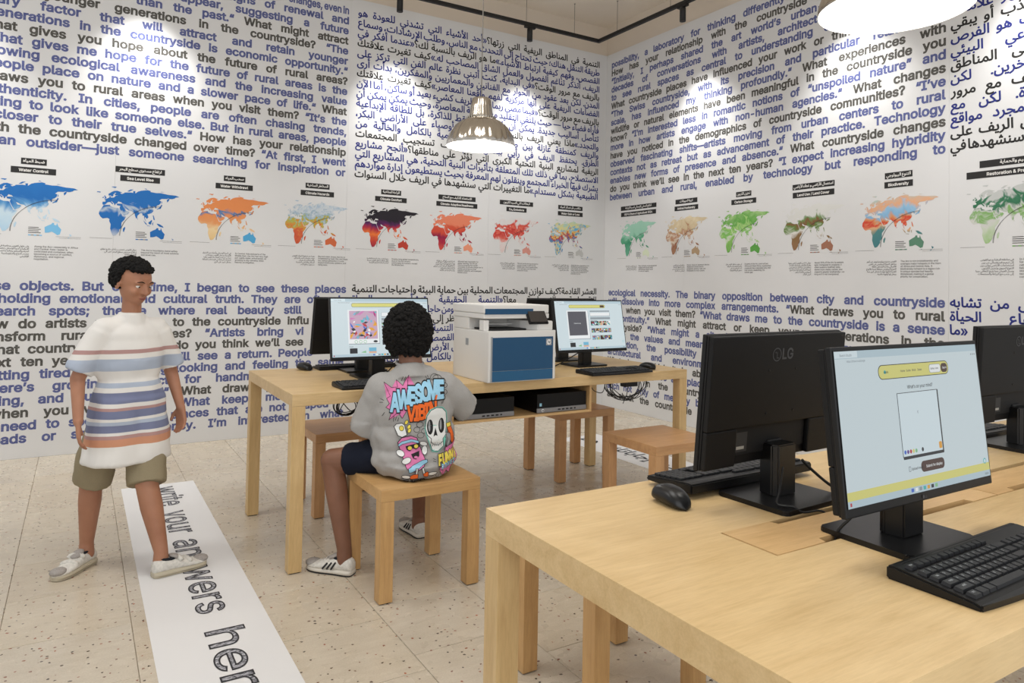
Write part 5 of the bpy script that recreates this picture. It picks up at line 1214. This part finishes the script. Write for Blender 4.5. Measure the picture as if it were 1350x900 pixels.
def stripemat():
    m = mat('striped_jersey', (226, 222, 216), .9, spec=.2); t = NT(m); tc = t.n('ShaderNodeTexCoord'); sp = t.n('ShaderNodeSeparateXYZ'); t.l(tc.outputs['Object'], sp.inputs[0])
    z = t.n('ShaderNodeMapRange'); z.inputs['From Min'].default_value = .45; z.inputs['From Max'].default_value = 1.08; t.l(sp.outputs[2], z.inputs['Value'])
    wv = t.noise(t.pos('obj'), 5, 2); ad = t.n('ShaderNodeMath', operation='MULTIPLY_ADD', i_1=.02, i_2=-.01); t.l(wv, ad.inputs[0]); s = t.n('ShaderNodeMath', operation='ADD'); t.l(z.outputs[0], s.inputs[0]); t.l(ad.outputs[0], s.inputs[1])
    w, b, lb, o_, r_ = (222, 219, 214), (118, 124, 152), (172, 182, 198), (200, 144, 114), (176, 140, 136)
    stops = [(0, w), (.155, o_), (.20, r_), (.225, w), (.245, b), (.29, lb), (.315, w), (.335, b), (.37, b), (.385, r_), (.405, w), (.43, b), (.475, b), (.50, w), (.53, lb), (.56, w), (.60, w), (.64, lb), (.70, lb), (.72, w), (.755, r_), (.785, w), (1, w)]
    t.l(t.ramp(s.outputs[0], stops, 'CONSTANT'), t.p.inputs['Base Color']); return m
smooth_union('t_shirt', [('ell', Lw(0, 0, .90), (.150, .098, .16), frame(H2)), ('ell', Lw(0, 0, .72), (.150, .108, .16), frame(H2)), ('cone', Lw(.035, 0, .470), .145, Lw(.03, 0, .74), .118), ('cone', Lw(-.035, 0, .470), .145, Lw(-.03, 0, .74), .118), ('ell', Lw(0, 0, .99), (.130, .085, .075), frame(H2)), ('cap', Lw(-.108, 0, 1.025), .050, Lw(.108, 0, 1.025), .050), ('cap', Lw(-.04, 0, 1.045), .045, Lw(.04, 0, 1.045), .045), ('cone', Lw(0, 0, 1.03), .066, Lw(0, .004, 1.098), .050),
    ('cone', Lw(.115, 0, 1.015), .054, Lw(.196, -.014, .850), .054), ('cone', Lw(-.115, 0, 1.015), .054, Lw(-.192, -.014, .850), .054)], .006, 7, stripemat(), wk, off2, (.012, 7, lambda c: 1.0 if c.z < .9 else .5))
smooth_union('shorts', [('cap', Lw(-.06, 0, .62), .074, Lw(.06, 0, .62), .074), ('cone', hipr, .076, rk+Vector((0, 0, -.005)), .080), ('cone', hipl, .076, lk+Vector((0, 0, -.005)), .080)], .006, 5, M_khaki, wk, off2, (.008, 9, lambda c: 1))
sm2 = (M_shoe, M_soleb, M_soleb, M_shoeg)
shoe('shoe', None, wk, (.085, 3.640, .0015), (-.055, 3.475, .0015), 0, .222, sm2, off2, False, True, .080, .072)
shoe('shoe', None, wk, (.290, 3.325, .0020), (.520, 3.385, .0020), 0, .225, sm2, off2, False, True, .080, .072)
print('objects', len(bpy.data.objects), 'tiles', ntile)
